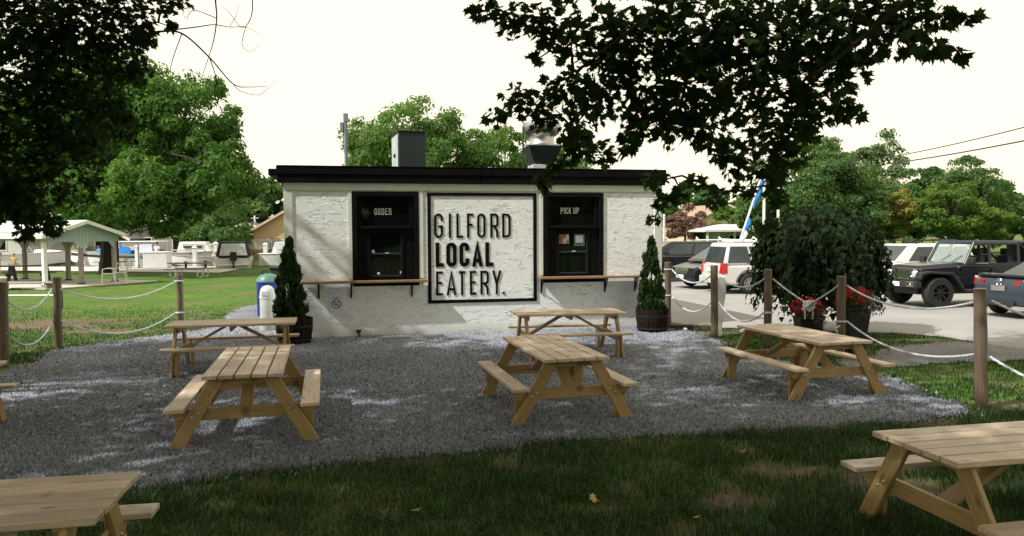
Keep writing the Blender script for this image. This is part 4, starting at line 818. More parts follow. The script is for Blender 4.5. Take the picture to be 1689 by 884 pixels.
# ---- black off-roader with soft top
jp = veh('off_roader', 'black four door off-roader with round headlamps and big tyres', 'off-roader', 13.12, 21.8, math.atan2(-.17, -.985))
wl = [(1.5, .42, .53), (-1.5, .42, .53)]
body_part('body', [(-2.2,.55),(-2.22,1.18),(-.9,1.19),(.62,1.19),(.66,1.18),(1.95,1.10),(2.0,1.05),(2.02,.62)], .55, wl, .79, M['jeep'], jp, .04, .04)
B().box(-2.1, 1.9, -.5, .5, .35, .6).build('chassis', M['blackplastic'], jp, .02)
for s in (-1, 1):
    for xc in (1.5, -1.5):
        b = B(); pr = [(.62,.12),(.55,.42),(.36,.56),(-.36,.56),(-.6,.38),(-.68,.1)]; pi_ = [(.56,.12),(.49,.38),(.33,.50),(-.33,.50),(-.53,.34),(-.62,.1)]
        if xc > 0: pr = [(.66,.40),(.62,.56),(.36,.60),(-.36,.56),(-.62,.3),(-.78,.02)]; pi_ = [(.62,.36),(.56,.49),(.33,.53),(-.33,.49),(-.55,.26),(-.71,.02)]
        poly = [(xc+a, .42+c) for a, c in pr]+[(xc+a, .42+c) for a, c in reversed(pi_)]; b.prism(poly, s*.70, s*.94, 'xz'); b.build('fender_flare', M['blackplastic'], jp, .02, 2, smooth=True)
    B().box(-.82, .74, *sorted((s*.74, s*.9)), .42, .5).build('side_step', M['blackplastic'], jp, .02)
    wheel(jp, 1.5, s*.78, .42, .29, M['darkrim'], 8, .56); wheel(jp, -1.5, s*.78, .42, .29, M['darkrim'], 8, .56)
    # doors
    for x0, x1 in ((-.14, .80), (-1.06, -.16)):
        d = B().box(x0+.01, x1-.01, *sorted((s*.789, s*.802)), .60, 1.16).build('door', M['jeep'], jp, .006)
        B().box(x0+.04, x0+.2, *sorted((s*.803, s*.83)), 1.03, 1.06).build('door_handle', M['jeep'], d, .006)
        for z in (.78, 1.08): B().box(x1-.03, x1+.06, *sorted((s*.803, s*.822)), z, z+.05).build('hinge', M['jeep'], d, .006)
    B().box(.55, .65, *sorted((s*.84, s*1.06)), 1.2, 1.40).build('door_mirror', M['blackplastic'], jp, .03, 2, smooth=True)
    hl = B().lathe([(.125,0),(.13,.02),(.115,.035),(.11,.03)], 24, (2.01, s*.52, .93), 'x', caps=False).build('headlamp_ring', M['chrome'], jp, smooth=True); B().lathe([(.11, .012), (.06, .035), (.001, .04)], 24, (2.015, s*.52, .93), 'x', caps=False).build('headlamp', M['clearlamp'], jp, smooth=True)
    B().box(2.07, 2.10, *sorted((s*.74, s*.9)), .90, .945).build('indicator', M['amber'], jp, .005)
    b = B(); 
    for y0, y1, z0, z1 in ((.5,.78,.70,.725),(.5,.78,.59,.615),(.5,.525,.616,.699),(.755,.78,.616,.699)): b.box(2.235, 2.262, *sorted((s*y0, s*y1)), z0, z1)
    b.build('fog_lamp_surround', M['chrome'], jp, .004)
    B().lathe([(.035, 0), (.03, .02), (.001, .022)], 12, (2.236, s*.64, .656), 'x', caps=False).build('fog_lamp', M['clearlamp'], jp)
gr = B().box(1.99, 2.035, -.66, .66, .72, 1.07).build('grille', M['blackplastic'], jp, .02)
for k in range(7):
    y = -.33+.11*k; b = B()
    for y0, y1, z0, z1 in ((y-.042,y-.028,.76,1.02),(y+.028,y+.042,.76,1.02),(y-.027,y+.027,.76,.80),(y-.027,y+.027,1.0,1.02)): b.box(2.036, 2.062, y0, y1, z0, z1)
    b.build('grille_slot', M['chrome'], gr)
B().box(2.02, 2.235, -.83, .83, .55, .73).build('front_bumper', M['blackplastic'], jp, .03, 2, smooth=True)
B().box(2.236, 2.246, -.2, .2, .575, .70).build('number_plate', M['white'], jp, .003)
B().hexa([(.64,-.66,1.185),(1.9,-.58,1.10),(1.9,.58,1.10),(.64,.66,1.185)], [(.64,-.62,1.25),(1.88,-.52,1.16),(1.88,.52,1.16),(.64,.62,1.25)]).build('bonnet', M['jeep'], jp, .03, 2, smooth=True)
# cabin: pillars and open side windows so one sees through
ws = [(.60,-.70,1.2),(.60,.70,1.2),(.30,.66,1.78),(.30,-.66,1.78)]
b = B()
for s in (-1, 1):
    b.beam((.60, s*.70, 1.19), (.30, s*.66, 1.78), .07, .06); b.beam((-.15, s*.75, 1.18), (-.15, s*.70, 1.76), .08, .05); b.beam((-1.08, s*.75, 1.18), (-1.08, s*.70, 1.76), .08, .05)
    b.beam((-1.08, s*.75, 1.19), (.58, s*.75, 1.19), .05, .05); b.beam((-1.1, s*.70, 1.75), (.30, s*.70, 1.75), .05, .06); b.beam((-1.15, s*.70, 1.75), (-1.75, s*.70, 1.2), .06, .06)
b.beam((.60, -.7, 1.2), (.60, .7, 1.2), .06, .06); b.beam((.30, -.66, 1.77), (.30, .66, 1.77), .06, .06); b.build('cabin_frame', M['jeep'], jp, .01)
b = B()
for s in (-1, 1): b.beam((.635, s*.735, 1.20), (.325, s*.70, 1.80), .025, .03); b.beam((-.1, s*.765, 1.215), (.5, s*.765, 1.215), .02, .025)
b.build('pillar_trim', M['chrome'], jp, .004)
M['clearglass'] = mat('tinted_windscreen', (.05,.075,.08), (.06,.085,.09), 2, .02, spec=.8); M['clearglass'].node_tree.nodes['Principled BSDF'].inputs['Transmission Weight'].default_value = .75
M['clearglass'].node_tree.nodes['Principled BSDF'].inputs['Base Color'].default_value = (.6, .7, .7, 1)
for l_ in list(M['clearglass'].node_tree.links):
    if l_.to_socket.name == 'Base Color': M['clearglass'].node_tree.links.remove(l_)
quad_on('windscreen', ws, .03, .97, .03, .97, .004, M['clearglass'], jp)
for s in (-.25, .22): B().beam((.635, s, 1.225), (.50, s+.28, 1.44), .015, .012).build('wiper', M['blackplastic'], jp)
B().hexa([(-2.1,-.74,1.765),(.34,-.70,1.785),(.34,.70,1.785),(-2.1,.74,1.765)], [(-2.05,-.68,1.83),(.28,-.64,1.85),(.28,.64,1.85),(-2.05,.68,1.83)]).build('soft_top', M['navycanvas'], jp, .03, 2, smooth=True)
B().box(-2.12, -2.02, -.72, .72, 1.19, 1.77).build('tailgate_frame', M['navycanvas'], jp, .03)
for s in (-.38, .38):
    for x0 in (-.05, -.95):
        B().box(x0-.1, x0+.08, s-.22, s+.22, .95, 1.42).build('seat', M['blackplastic'], jp, .06, 2, smooth=True); B().box(x0-.06, x0+.04, s-.12, s+.12, 1.43, 1.62).build('headrest', M['blackplastic'], jp, .04, 2, smooth=True)
B().lathe([(.19,-.012),(.205,0),(.19,.012)], 20, (.28, .38, 1.2), 'x', caps=False).build('steering_wheel', M['blackplastic'], jp)
text_mesh('Jeep', .13, M['rim'], jp, Matrix.Translation((.98, .796, .80)) @ Matrix.Rotation(math.pi, 4, 'Z') @ Matrix.Rotation(R(90), 4, 'X'), .006, 'emblem')
B().lathe([(.035, .795), (.03, .803), (.001, .804)], 14, (.86, 0, 1.10), 'y', caps=False).build('badge', M['chrome'], jp)
# ---- blue grey sedan, seen from behind
sdn = veh('sedan', 'blue grey sedan seen from behind at the right edge', 'sedan', 14.1, 18.95, math.atan2(.259, .966))
body_part('body', [(-2.26,.34),(-2.30,.52),(-2.27,.80),(-2.2,.98),(-2.14,1.03),(-1.75,1.05),(-.4,.99),(.95,.98),(1.9,.80),(2.22,.62),(2.3,.4),(2.2,.25)], .25, [(1.35,.32,.37),(-1.35,.32,.37)], .87, M['bluegrey'], sdn, .09, .12, .1, .6)
cabin(sdn, M['bluegrey'], -1.62, 1.15, .97, .70, -.75, .3, 1.40, .54, [(.17,.45),(.47,.82)], .08, rg=(.07,.93,.06,.93))
for x_ in (1.35, -1.35):
    for s in (-1, 1): wheel(sdn, x_, s*.78, .32, .21, M['rim'])
B().hexa([(-2.25,-.62,1.0),(-2.05,-.66,1.03),(-2.05,.66,1.03),(-2.25,.62,1.0)], [(-2.29,-.60,1.06),(-2.05,-.64,1.075),(-2.05,.64,1.075),(-2.29,.60,1.06)]).build('boot_spoiler', M['navy'], sdn, .015)
for s in (-1, 1):
    B().hexa([(-2.285,s*.42,.80),(-2.20,s*.80,.78),(-2.0,s*.83,.82),(-2.1,s*.42,.80)], [(-2.27,s*.42,.90),(-2.17,s*.80,.955),(-1.92,s*.825,.955),(-2.1,s*.42,.90)]).build('tail_lamp', M['redlamp'], sdn, .01)
    B().hexa([(-2.235,s*.60,.91),(-2.15,s*.815,.957),(-1.95,s*.835,.957),(-2.1,s*.6,.91)], [(-2.23,s*.62,.945),(-2.14,s*.815,.99),(-1.95,s*.835,.985),(-2.1,s*.6,.945)]).build('reverse_lamp', M['clearlamp'], sdn, .006)
B().box(-2.312, -2.285, -.19, .19, .66, .79).build('number_plate', M['rim'], sdn, .004); B().box(-2.33, -2.29, -.45, .45, .30, .42).build('bumper_insert', M['blackplastic'], sdn, .01)
bd = B(); bd.lathe([(.075,-.008),(.085,0),(.075,.008)], 20, (-2.275, 0, .88), 'x', caps=False); bd.lathe([(.03,-.008),(.038,0),(.03,.008)], 16, (-2.278, 0, .89), 'x', caps=False); bd.build('emblem', M['chrome'], sdn, smooth=True)
# ---- silver minivan
vn = veh('minivan', 'silver minivan with red tail lamp seen from the rear quarter', 'minivan', 9.5, 26.9, math.atan2(.17, .985))
body_part('body', [(-2.5,.32),(-2.54,.5),(-2.50,.98),(-2.40,1.02),(1.0,1.0),(1.75,.94),(2.35,.74),(2.5,.5),(2.42,.28)], .28, [(1.5,.34,.41),(-1.55,.34,.41)], .97, M['silver'], vn, .10, .10, .12, .7)
cabin(vn, M['silver'], -2.44, 1.55, .99, .86, -2.22, .35, 1.74, .70, [(.03,.25),(.27,.49),(.51,.74)], .10, rg=(.06,.94,.08,.82))
for x_ in (1.5, -1.55):
    for s in (-1, 1): wheel(vn, x_, s*.86, .34, .22, M['rim'], 9)
for s in (-1, 1):
    B().hexa([(-2.552,s*.66,.70),(-2.535,s*.885,.70),(-2.33,s*.905,.70),(-2.4,s*.66,.70)], [(-2.50,s*.68,1.06),(-2.475,s*.845,1.06),(-2.32,s*.865,1.06),(-2.4,s*.68,1.06)]).build('tail_lamp', M['redlamp'], vn, .02, 2)
    for x0, x1 in ((-.9, .15), (.17, 1.05)): d = B().box(x0, x1, *sorted((s*.968, s*.978)), .42, .96).build('door', M['silver'], vn, .004); B().box(x0+.05, x0+.22, *sorted((s*.979, s*1.0)), .86, .89).build('door_handle', M['silver'], d, .005)
B().box(-2.60, -2.50, -.86, .86, .34, .58).build('rear_bumper', M['silver'], vn, .04, 2, smooth=True); B().box(-2.565, -2.545, -.26, .26, .74, .86).build('number_plate', M['white'], vn, .003)
B().box(-2.0, .3, -.62, -.59, 1.745, 1.78).build('roof_rail', M['rim'], vn, .008); B().box(-2.0, .3, .59, .62, 1.745, 1.78).build('roof_rail', M['rim'], vn, .008)
# ---- black people carrier facing left
bv = veh('black_minivan', 'black people carrier with chrome grille nosing out behind the silver minivan', 'minivan', 8.75, 29.35, math.atan2(-.32, -.95))
body_part('body', [(-2.5,.35),(-2.5,1.02),(1.0,1.02),(1.85,.93),(2.4,.78),(2.5,.5),(2.42,.25)], .25, [(1.5,.34,.4),(-1.5,.34,.4)], .96, M['navy'], bv, .09, .12, .1, .7)
cabin(bv, M['navy'], -2.44, 1.75, 1.0, .86, -2.2, .45, 1.72, .70, [(.03,.25),(.27,.49),(.51,.74)], .10)
for x_ in (1.5, -1.5):
    for s in (-1, 1): wheel(bv, x_, s*.85, .34, .22, M['rim'], 9)
for s in (-1, 1): B().hexa([(2.40,s*.50,.66),(2.28,s*.86,.66),(2.1,s*.88,.66),(2.2,s*.5,.66)], [(2.36,s*.50,.80),(2.16,s*.86,.83),(2.0,s*.88,.83),(2.2,s*.5,.80)]).build('headlamp', M['clearlamp'], bv, .015)
b = B()
for k in range(5): b.box(2.44, 2.475, -.44+.02*k, .44-.02*k, .56+.045*k, .58+.045*k)
b.box(2.40, 2.44, -.46, .46, .54, .79); b.build('grille', M['chrome'], bv, .004); B().box(2.49, 2.52, -.26, .26, .40, .52).build('number_plate', M['white'], bv, .003); B().box(2.40, 2.50, -.8, .8, .28, .36).build('lower_intake', M['blackplastic'], bv, .01)
# ---- dark crew cab behind
dk = veh('dark_suv', 'dark grey sport utility car parked behind the black people carrier', 'car', 7.5, 33.2, math.atan2(-.12, -.99))
body_part('body', [(-2.6,.45),(-2.6,1.12),(1.2,1.14),(2.45,1.05),(2.6,.6),(2.5,.38)], .38, [(1.7,.38,.46),(-1.6,.38,.46)], .96, M['jeep'], dk, .08, .08, .1, .9)
cabin(dk, M['jeep'], -1.6, 1.75, 1.10, .86, -1.2, .7, 1.72, .68, [(.08,.42),(.46,.82)], .08)
for x_ in (1.7, -1.6):
    for s in (-1, 1): wheel(dk, x_, s*.85, .38, .24, M['rim'], 6)
for s in (-1, 1): B().box(2.45, 2.6, *sorted((s*.55, s*.88)), .82, 1.0).build('headlamp', M['clearlamp'], dk, .02); B().box(.95, 1.05, *sorted((s*.92, s*1.1)), 1.15, 1.32).build('door_mirror', M['jeep'], dk, .03)
# ---- white suv behind the off-roader
wv = veh('white_suv', 'white sport utility car with roof rack behind the black off-roader', 'car', 14.6, 27.6, math.atan2(-.25, -.97))
body_part('body', [(-2.3,.4),(-2.32,1.0),(1.0,1.02),(2.1,.9),(2.3,.5),(2.2,.3)], .3, [(1.4,.36,.43),(-1.4,.36,.43)], .92, M['carwhite'], wv, .09, .1, .1, .7)
cabin(wv, M['carwhite'], -2.25, 1.35, 1.0, .83, -1.9, .55, 1.66, .66, [(.05,.26),(.3,.56),(.6,.86)], .09)
for x_ in (1.4, -1.4):
    for s in (-1, 1): wheel(wv, x_, s*.82, .36, .23, M['rim'], 6)
rk = B()
for s in (-.5, .5): rk.beam((-1.6, s, 1.78), (.3, s, 1.78), .04, .04)
for x_ in (-1.5, .2): rk.beam((x_, -.6, 1.80), (x_, .6, 1.80), .05, .04); rk.beam((x_, -.5, 1.64), (x_, -.5, 1.8), .03, .03); rk.beam((x_, .5, 1.64), (x_, .5, 1.8), .03, .03)
rk.build('roof_rack', M['blackplastic'], wv)
# ---- more cars at the far right edge and a low white trailer, glimpsed
gc = veh('grey_hatchback', 'grey hatchback glimpsed between silver minivan and weeping tree skirts', 'car', 16.9, 31.5, math.atan2(.1, -1))
body_part('body', [(-2,.35),(-2.05,.95),(.8,.96),(1.8,.8),(2.05,.5),(1.95,.28)], .28, [(1.25,.32,.38),(-1.25,.32,.38)], .87, M['bluegrey'], gc, .09, .1, .1, .7)
cabin(gc, M['bluegrey'], -1.95, 1.1, .94, .78, -1.5, .35, 1.47, .6, [(.06,.3),(.34,.6),(.62,.86)], .08)
for x_ in (1.25, -1.25):
    for s in (-1, 1): wheel(gc, x_, s*.78, .32, .21, M['rim'])
# ================================================================ BOATS AND SHORE
def boat(loc, hd, Lb, beam, h, label, stripe=None, group='boats moored along the dock', cat='boat'):
    t = thing('moored_boat', label, cat, loc, hd, group); b = B(); n = 9; rows = []
    for i in range(n):
        u = i/(n-1); x = -Lb/2+Lb*u; wv_ = beam/2*(1 if u < .45 else max(.02, 1-((u-.45)/.55)**2.1)); sh = h*(.86+.3*u*u); kz = .0+.35*h*max(0, (u-.55)/.45)**2
        rows.append([(x, -wv_, sh), (x+.05*u, -wv_*.92, sh*.55), (x, -wv_*.86, kz+.08*h), (x, 0, kz), (x, wv_*.86, kz+.08*h), (x+.05*u, wv_*.92, sh*.55), (x, wv_, sh)])
    m_ = 7
    for r_ in rows: b.v += r_
    for i in range(n-1):
        for k in range(m_-1): b.f.append((i*m_+k, i*m_+k+1, (i+1)*m_+k+1, (i+1)*m_+k))
    b.f.append(tuple(range(m_)))
    b.build('hull', M['gelcoat'], t, smooth=True)
    d = B()
    for i in range(n): d.v += [(rows[i][0][0], rows[i][0][1]*.985, rows[i][0][2]-.03), (rows[i][6][0], rows[i][6][1]*.985, rows[i][6][2]-.03)]
    for i in range(n-1): d.f.append((i*2, i*2+1, i*2+3, i*2+2))
    d.build('deck', M['gelcoat'], t)
    for k, s in ((0, -1), (6, 1)):
        B().tube([rows[i][k] for i in range(n)], .035, 6).build('rub_rail', M['rim'], t)
        if stripe:
            q = B()
            for i in range(n): a = Vector(rows[i][k]); c = Vector(rows[i][1 if s < 0 else 5]); p1 = a.lerp(c, .25); p2 = a.lerp(c, .62); o_ = Vector((0, s*.015, 0)); q.v += [tuple(p1+o_), tuple(p2+o_)]
            for i in range(n-1): q.f.append((i*2, i*2+1, i*2+3, i*2+2))
            q.build('stripe', stripe, t)
    return t
def windshield(t, x, w, z, h, m=None):
    q = [(x,-w,z),(x,w,z),(x-h*.8,w*.9,z+h),(x-h*.8,-w*.9,z+h)]; b = B()
    for i in range(4): b.beam(q[i], q[(i+1) % 4], .05, .05)
    b.beam((x, 0, z), (x-h*.8, 0, z+h), .04, .04); b.build('windshield_frame', M['rim'], t); quad_on('windshield', q, .03, .97, .04, .96, .003, M['carglass'], t)
def outboard(t, x):
    B().box(x-.45, x-.05, -.2, .2, .55, 1.1).build('engine_cowl', M['blackplastic'], t, .06, 2, smooth=True); B().box(x-.3, x-.15, -.06, .06, -.1, .56).build('engine_leg', M['blackplastic'], t, .02)
b1 = boat((-35.3, 55.2, -.1), R(8), 6.5, 2.4, .95, 'white cuddy cruiser moored behind the open pavilion'); windshield(b1, .6, .85, .95, .5); B().hexa([(.6,-.9,.9),(2.4,-.4,.95),(2.4,.4,.95),(.6,.9,.9)], [(.6,-.75,1.2),(2.0,-.3,1.1),(2.0,.3,1.1),(.6,.75,1.2)]).build('cabin', M['gelcoat'], b1, .05, 2, smooth=True)
b2 = boat((-27.6, 52.6, -.1), R(186), 6.0, 2.3, 1.0, 'white speedboat with navy stripe and blue cover seen through the pavilion', M['navycanvas']); B().hexa([(-1.3,-.9,.9),(1.2,-.9,.9),(1.2,.9,.9),(-1.3,.9,.9)], [(-1.0,-.5,1.75),(.7,-.45,1.6),(.7,.45,1.6),(-1.0,.5,1.75)]).build('boat_cover', M['bluecanvas'], b2, .12, 2, smooth=True)
b3 = boat((-25.6, 53.0, -.1), R(4), 5.6, 2.4, .8, 'white boat with a framed hardtop beside the notice kiosk'); b = B()
for x_, y_ in ((-1.6, -.9), (.9, -.9), (-1.6, .9), (.9, .9)): b.beam((x_, y_, .8), (x_, y_, 1.72), .07, .07)
for z_ in (1.2,): b.beam((-1.6, -.9, z_), (.9, -.9, z_), .05, .05)
b.beam((-.3, -.9, .8), (-.3, -.9, 1.72), .06, .06); b.build('hardtop_frame', M['white'], b3); B().box(-1.75, 1.05, -1, 1, 1.72, 1.8).build('hardtop', M['white'], b3, .02); B().box(-1.5, .8, -.88, -.86, 1.25, 1.68).build('side_curtain', M['clearvinyl'], b3); B().box(-.9, -.2, -.5, .5, .8, 1.25).build('console', M['blackplastic'], b3, .04); windshield(b3, 1.0, .8, .85, .4)
b4 = boat((-21.2, 52.0, -.1), R(200), 4.8, 2.0, .75, 'small white runabout with rails between white dock box and covered cruiser'); windshield(b4, .3, .75, .75, .4); outboard(b4, -2.4); b = B()
for s in (-1, 1): b.tube([(.6, s*.8, .75), (.6, s*.8, 1.1), (2.1, s*.3, 1.2)], .03, 6)
b.build('bow_rail', M['chrome'], b4); B().beam((-1.6, -.8, 1.55), (1.4, -.8, 1.5), .06, .12).build('boom', M['white'], b4); B().beam((-.9, -.8, .7), (-.9, -.8, 1.55), .08, .08).build('boom_post', M['white'], b4)
b5 = boat((-18.2, 49.2, -.05), R(-112), 5.4, 2.35, .8, 'white cruiser under a dark navy canopy with milky windows'); b5.rotation_euler = (0, 0, R(110))
B().hexa([(-1.6,-1.08,.75),(1.2,-1.0,.8),(1.2,1.0,.8),(-1.6,1.08,.75)], [(-1.3,-.85,1.72),(.6,-.8,1.72),(.6,.8,1.72),(-1.3,.85,1.72)]).build('canopy', M['navycanvas'], b5, .1, 2, smooth=True)
quad_on('vinyl_window', [(-1.62,1.06,.77),(-1.62,-1.06,.77),(-1.32,-.84,1.70),(-1.32,.84,1.70)], .1, .9, .08, .88, .03, M['clearvinyl'], b5); outboard(b5, -2.7); B().box(-3.0, -2.68, -.9, .9, .25, .34).build('swim_platform', M['white'], b5, .03)
for x_, y_, l_, w_, h_, lab, hd in ((-22.7, 48.2, 1.5, .8, .95, 'white dock box beside the notice kiosk', .05), (-16.2, 50.4, 1.3, .8, .75, 'white dock box near the building corner with slatted gear behind', .05)):
    t = thing('dock_box', lab, 'box', (x_, y_, .02), hd); B().box(-l_/2, l_/2, -w_/2, w_/2, 0, h_).build('box_body', M['white'], t, .03); B().box(-l_/2-.03, l_/2+.03, -w_/2-.03, w_/2+.03, h_+.002, h_+.09).build('lid', M['white'], t, .03)
wc = thing('dock_cabinet', 'white louvred cabinet standing beside the dock box near the cedar', 'cabinet', (-15.85, 51.3, 0), .1); B().hexa([(-.7,-.4,0),(.5,-.4,0),(.5,.4,0),(-.7,.4,0)], [(-.2,-.4,1.6),(.5,-.4,1.6),(.5,.4,1.6),(-.2,.4,1.6)]).build('cabinet_body', M['white'], wc, .02)
for k in range(5): B().beam((-.55+.12*k, -.42, .3+.2*k), (.4, -.42, .3+.2*k), .03, .05).build('louvre', M['clearvinyl'], wc)
ki = thing('notice_kiosk', 'grey framed notice kiosk with a white sheet standing on the dock', 'notice board', (-23.35, 48.0, 0), -.02)
b = B(); b.beam((-.48, 0, 0), (-.48, 0, 1.62), .07, .07); b.beam((.48, 0, 0), (.48, 0, 1.62), .07, .07); b.beam((-.5, 0, 1.6), (.5, 0, 1.6), .07, .07); b.beam((-.5, 0, .72), (.5, 0, .72), .06, .06); b.beam((-.5, 0, .06), (.5, 0, .06), .06, .06); b.build('frame', M['greypole'], ki); B().box(-.42, .42, -.02, .02, .95, 1.55).build('board', M['paper'], ki)
for i, (x_, y_) in enumerate(((-20.3, 46.8), (-19.4, 47.6), (-28.5, 49.5))):
    t = thing('dock_bollard', ('low black mooring post on the dock before the small runabout', 'low black mooring post on the dock beside the covered cruiser', 'low black mooring post on the dock behind the pavilion')[i], 'mooring post', (x_, y_, .02)); B().lathe([(.07,0),(.07,.35),(.1,.38),(.1,.44),(.001,.46)], 14).build('post', M['blackplastic'], t, smooth=True); B().beam((-.18, 0, .3), (.18, 0, .3), .05, .05).build('crossbar', M['blackplastic'], t)
# ---- open pavilion
pv = thing('open_pavilion', 'open timber pavilion with blue grey gable siding and pale metal roof', 'pavilion', (-19.0, 30.6, 0), math.atan2(.92, .39))
PW, PL, PE, PR = 3.35, 9.0, 1.86, 2.72      # gable along local x, ridge along local +y
b = B(); b.prism([(-.1,PE),(.12,PE),(.12,1.55),(.13,1.55),(.42,PE-.02+.0),(1.3,PE),(1.58,1.57),(1.77,1.57),(2.05,PE),(2.95,PE),(3.22,1.55),(3.23,1.55),(3.23,PE),(PW+.1,PE),(PW+.1,2.25),(PW/2,PR-.06),(-.1,2.25)], -.03, .03, 'xz'); b.build('gable_siding', M['bluesiding'], pv)
for s_ in range(24):
    x_ = -.05+s_*.145; zt_ = 2.25+(PR-.06-2.25)*(1-abs(x_-PW/2)/(PW/2+.1)); B().box(x_-.012, x_+.012, -.045, -.031, PE+.02, zt_-.03).build('batten', M['bluesiding'], pv)
for yy_ in (0,): B().box(-.1, -.04, .04, PL, 1.92, 2.3).build('side_siding', M['bluesiding'], pv); B().box(PW+.04, PW+.1, .04, PL, 1.92, 2.3).build('side_siding', M['bluesiding'], pv)
for x_, y_ in ((.05, .1), (PW/2, .1), (PW-.05, .1), (.05, 3.1), (.05, 6.1), (.05, 8.9), (PW-.05, 3.1), (PW-.05, 6.1), (PW-.05, 8.9)):
    p_ = B().box(x_-.08, x_+.08, y_-.08, y_+.08, 0, 1.95).build('post', M['trim'] if x_ < 1 and y_ < 1 else M['greysiding'], pv, .01); B().box(x_-.11, x_+.11, y_-.11, y_+.11, .025, .1).build('foot_plate', M['blackplastic'], p_)
    if y_ > 1:
        for s in (-1, 1): B().beam((x_, y_+s*.05, 1.5), (x_, y_+s*.42, 1.93), .08, .1).build('knee_brace', M['greysiding'], pv)
for s in (0, 1):
    xe, xm_ = (-.3, PW/2) if s == 0 else (PW+.18, PW/2); ze = 2.10 if s == 0 else 2.16; b = B(); b.hexa([(xe,-.35,ze),(xm_,-.35,PR),(xm_,PL+.3,PR),(xe,PL+.3,ze)], [(xe,-.35,ze+.06),(xm_,-.35,PR+.06),(xm_,PL+.3,PR+.06),(xe,PL+.3,ze+.06)]); b.build('roof', M['roofmetal'], pv)
    B().beam((xe, -.37, ze-.04), (xm_, -.37, PR-.02), .04, .14).build('rake_board', M['trim'], pv); B().box(xe-.03, xe+.01, -.35, PL+.3, ze-.1, ze+.05).build('eave_board', M['trim'], pv)
tag(B().box(-.9, PW+1.1, -1.2, PL+.6, 0, .05).build('pavilion_slab', M['concrete'], None, .01, loc=(-19.0, 30.6, 0), rz=math.atan2(.92, .39)), kind='structure')
def plain_table(loc, hd, label, m1, m2, metal=False, lb=1.9, name='picnic_table'):
    t = thing(name, label, 'picnic table', loc, hd, None)
    for k in range(4): B().box(-lb/2, lb/2, -.36+.18*k, -.19+.18*k, .70, .745).build('top_board', m1, t, .006)
    for s in (-1, 1): B().box(-lb/2, lb/2, *sorted((s*.58, s*.82)), .42, .46).build('bench', m1, t, .006)
    for e in (-.65, .65):
        for s in (-1, 1):
            if metal: B().tube([(e, s*.1, .69), (e, s*.12, .05), (e, s*.5, .03), (e, s*.74, .1), (e, s*.74, .41)], .022, 8).build('leg', m2, t, smooth=True)
            else: B().beam((e, s*.2, .70), (e, s*.62, .06), .05, .14, (1, 0, 0)).build('leg', m2, t)
        if not metal: B().box(e-.075, e-.03, -.75, .75, .30, .42).build('seat_beam', m2, t)
    return t
plain_table((-16.0, 37.3, 0), .05, 'slim metal framed picnic table on the lawn beyond the rope fence', M['oldwood'], M['galv'], True)
plain_table((-21.6, 33.6, .05), .35, 'dark weathered picnic table under the pavilion roof', M['oldwood'], M['oldwood'], lb=2.4)
plain_table((-25.2, 47.8, 0), .02, 'dark picnic table on the dock seen through the pavilion', M['oldwood'], M['oldwood'], True)
t = thing('white_bench', 'long pale bench board on the slab at the edge of the pavilion', 'bench', (-19.6, 29.55, .05), .0); B().box(-2.6, 1.6, -.13, .13, .2, .25).build('seat', M['greysiding'], t, .01); B().box(-2.6, 1.6, .16, .42, .2, .25).build('seat', M['greysiding'], t, .01)
for x_ in (-2.3, -.5, 1.3): B().box(x_-.05, x_+.05, -.1, .38, 0, .198).build('leg', M['greysiding'], t)
def pchair(loc, hd, label):
    t = thing('plastic_chair', label, 'chair', loc, hd, 'white plastic garden chairs'); B().box(-.24, .24, -.24, .22, .41, .44).build('seat', M['white'], t, .015, 2)
    for k in range(5): B().beam((-.18+.09*k, .22, .43), (-.16+.08*k, .36, .86), .05, .02, (0, 1, 0)).build('back_slat', M['white'], t)
    B().beam((-.2, .36, .87), (.2, .36, .87), .04, .05).build('top_rail', M['white'], t)
    for s in (-1, 1):
        B().tube([(s*.25, -.24, 0), (s*.24, -.22, .62), (s*.25, .0, .66), (s*.22, .27, .63)], .02, 6).build('arm', M['white'], t, smooth=True); B().tube([(s*.25, .28, 0), (s*.21, .2, .42)], .02, 6).build('leg', M['white'], t)
pchair((-17.35, 32.3, .05), -1.1, 'white plastic armchair at the right end of the pavilion slab'); pchair((-17.2, 33.0, .05), -1.25, 'white plastic armchair leaning behind another in the pavilion')
# ---- houses
def house(name, label, loc, hd, w, d, he, hr, wall, roofm, over=.4, wins=(), door=None):
    t = thing(name, label, 'house', loc, hd); b = B(); b.prism([(0,0),(w,0),(w,he),(w/2,hr),(0,he)], 0, d, 'xz'); b.build('wall', wall, t)
    for s in (0, 1):
        xe, zs = (-over, he-(hr-he)*over/(w/2)) if s == 0 else (w+over, he-(hr-he)*over/(w/2)); q = [(xe,-over,zs+.03),(w/2,-over,hr+.03),(w/2,d+over,hr+.03),(xe,d+over,zs+.03)]; B().hexa(q, [(x_, y_, z_+.12) for x_, y_, z_ in q]).build('roof', roofm, t)
        B().beam((xe, -over-.02, zs+.06), (w/2, -over-.02, hr+.06), .04, .2).build('rake_board', M['tansiding'] if wall is M['yellowsiding'] else M['trim'], t)
    for x0, x1, z0, z1 in wins:
        f = B(); f.box(x0-.07, x0, -.04, -.005, z0-.07, z1+.07); f.box(x1, x1+.07, -.04, -.005, z0-.07, z1+.07); f.box(x0, x1, -.04, -.005, z1, z1+.07); f.box(x0, x1, -.04, -.005, z0-.07, z0); f.box((x0+x1)/2-.03, (x0+x1)/2+.03, -.035, -.005, z0, z1)
        fo = f.build('window', M['white'], t); B().box(x0, x1, -.018, -.006, z0, z1).build('pane', M['glass'], fo)
    return t
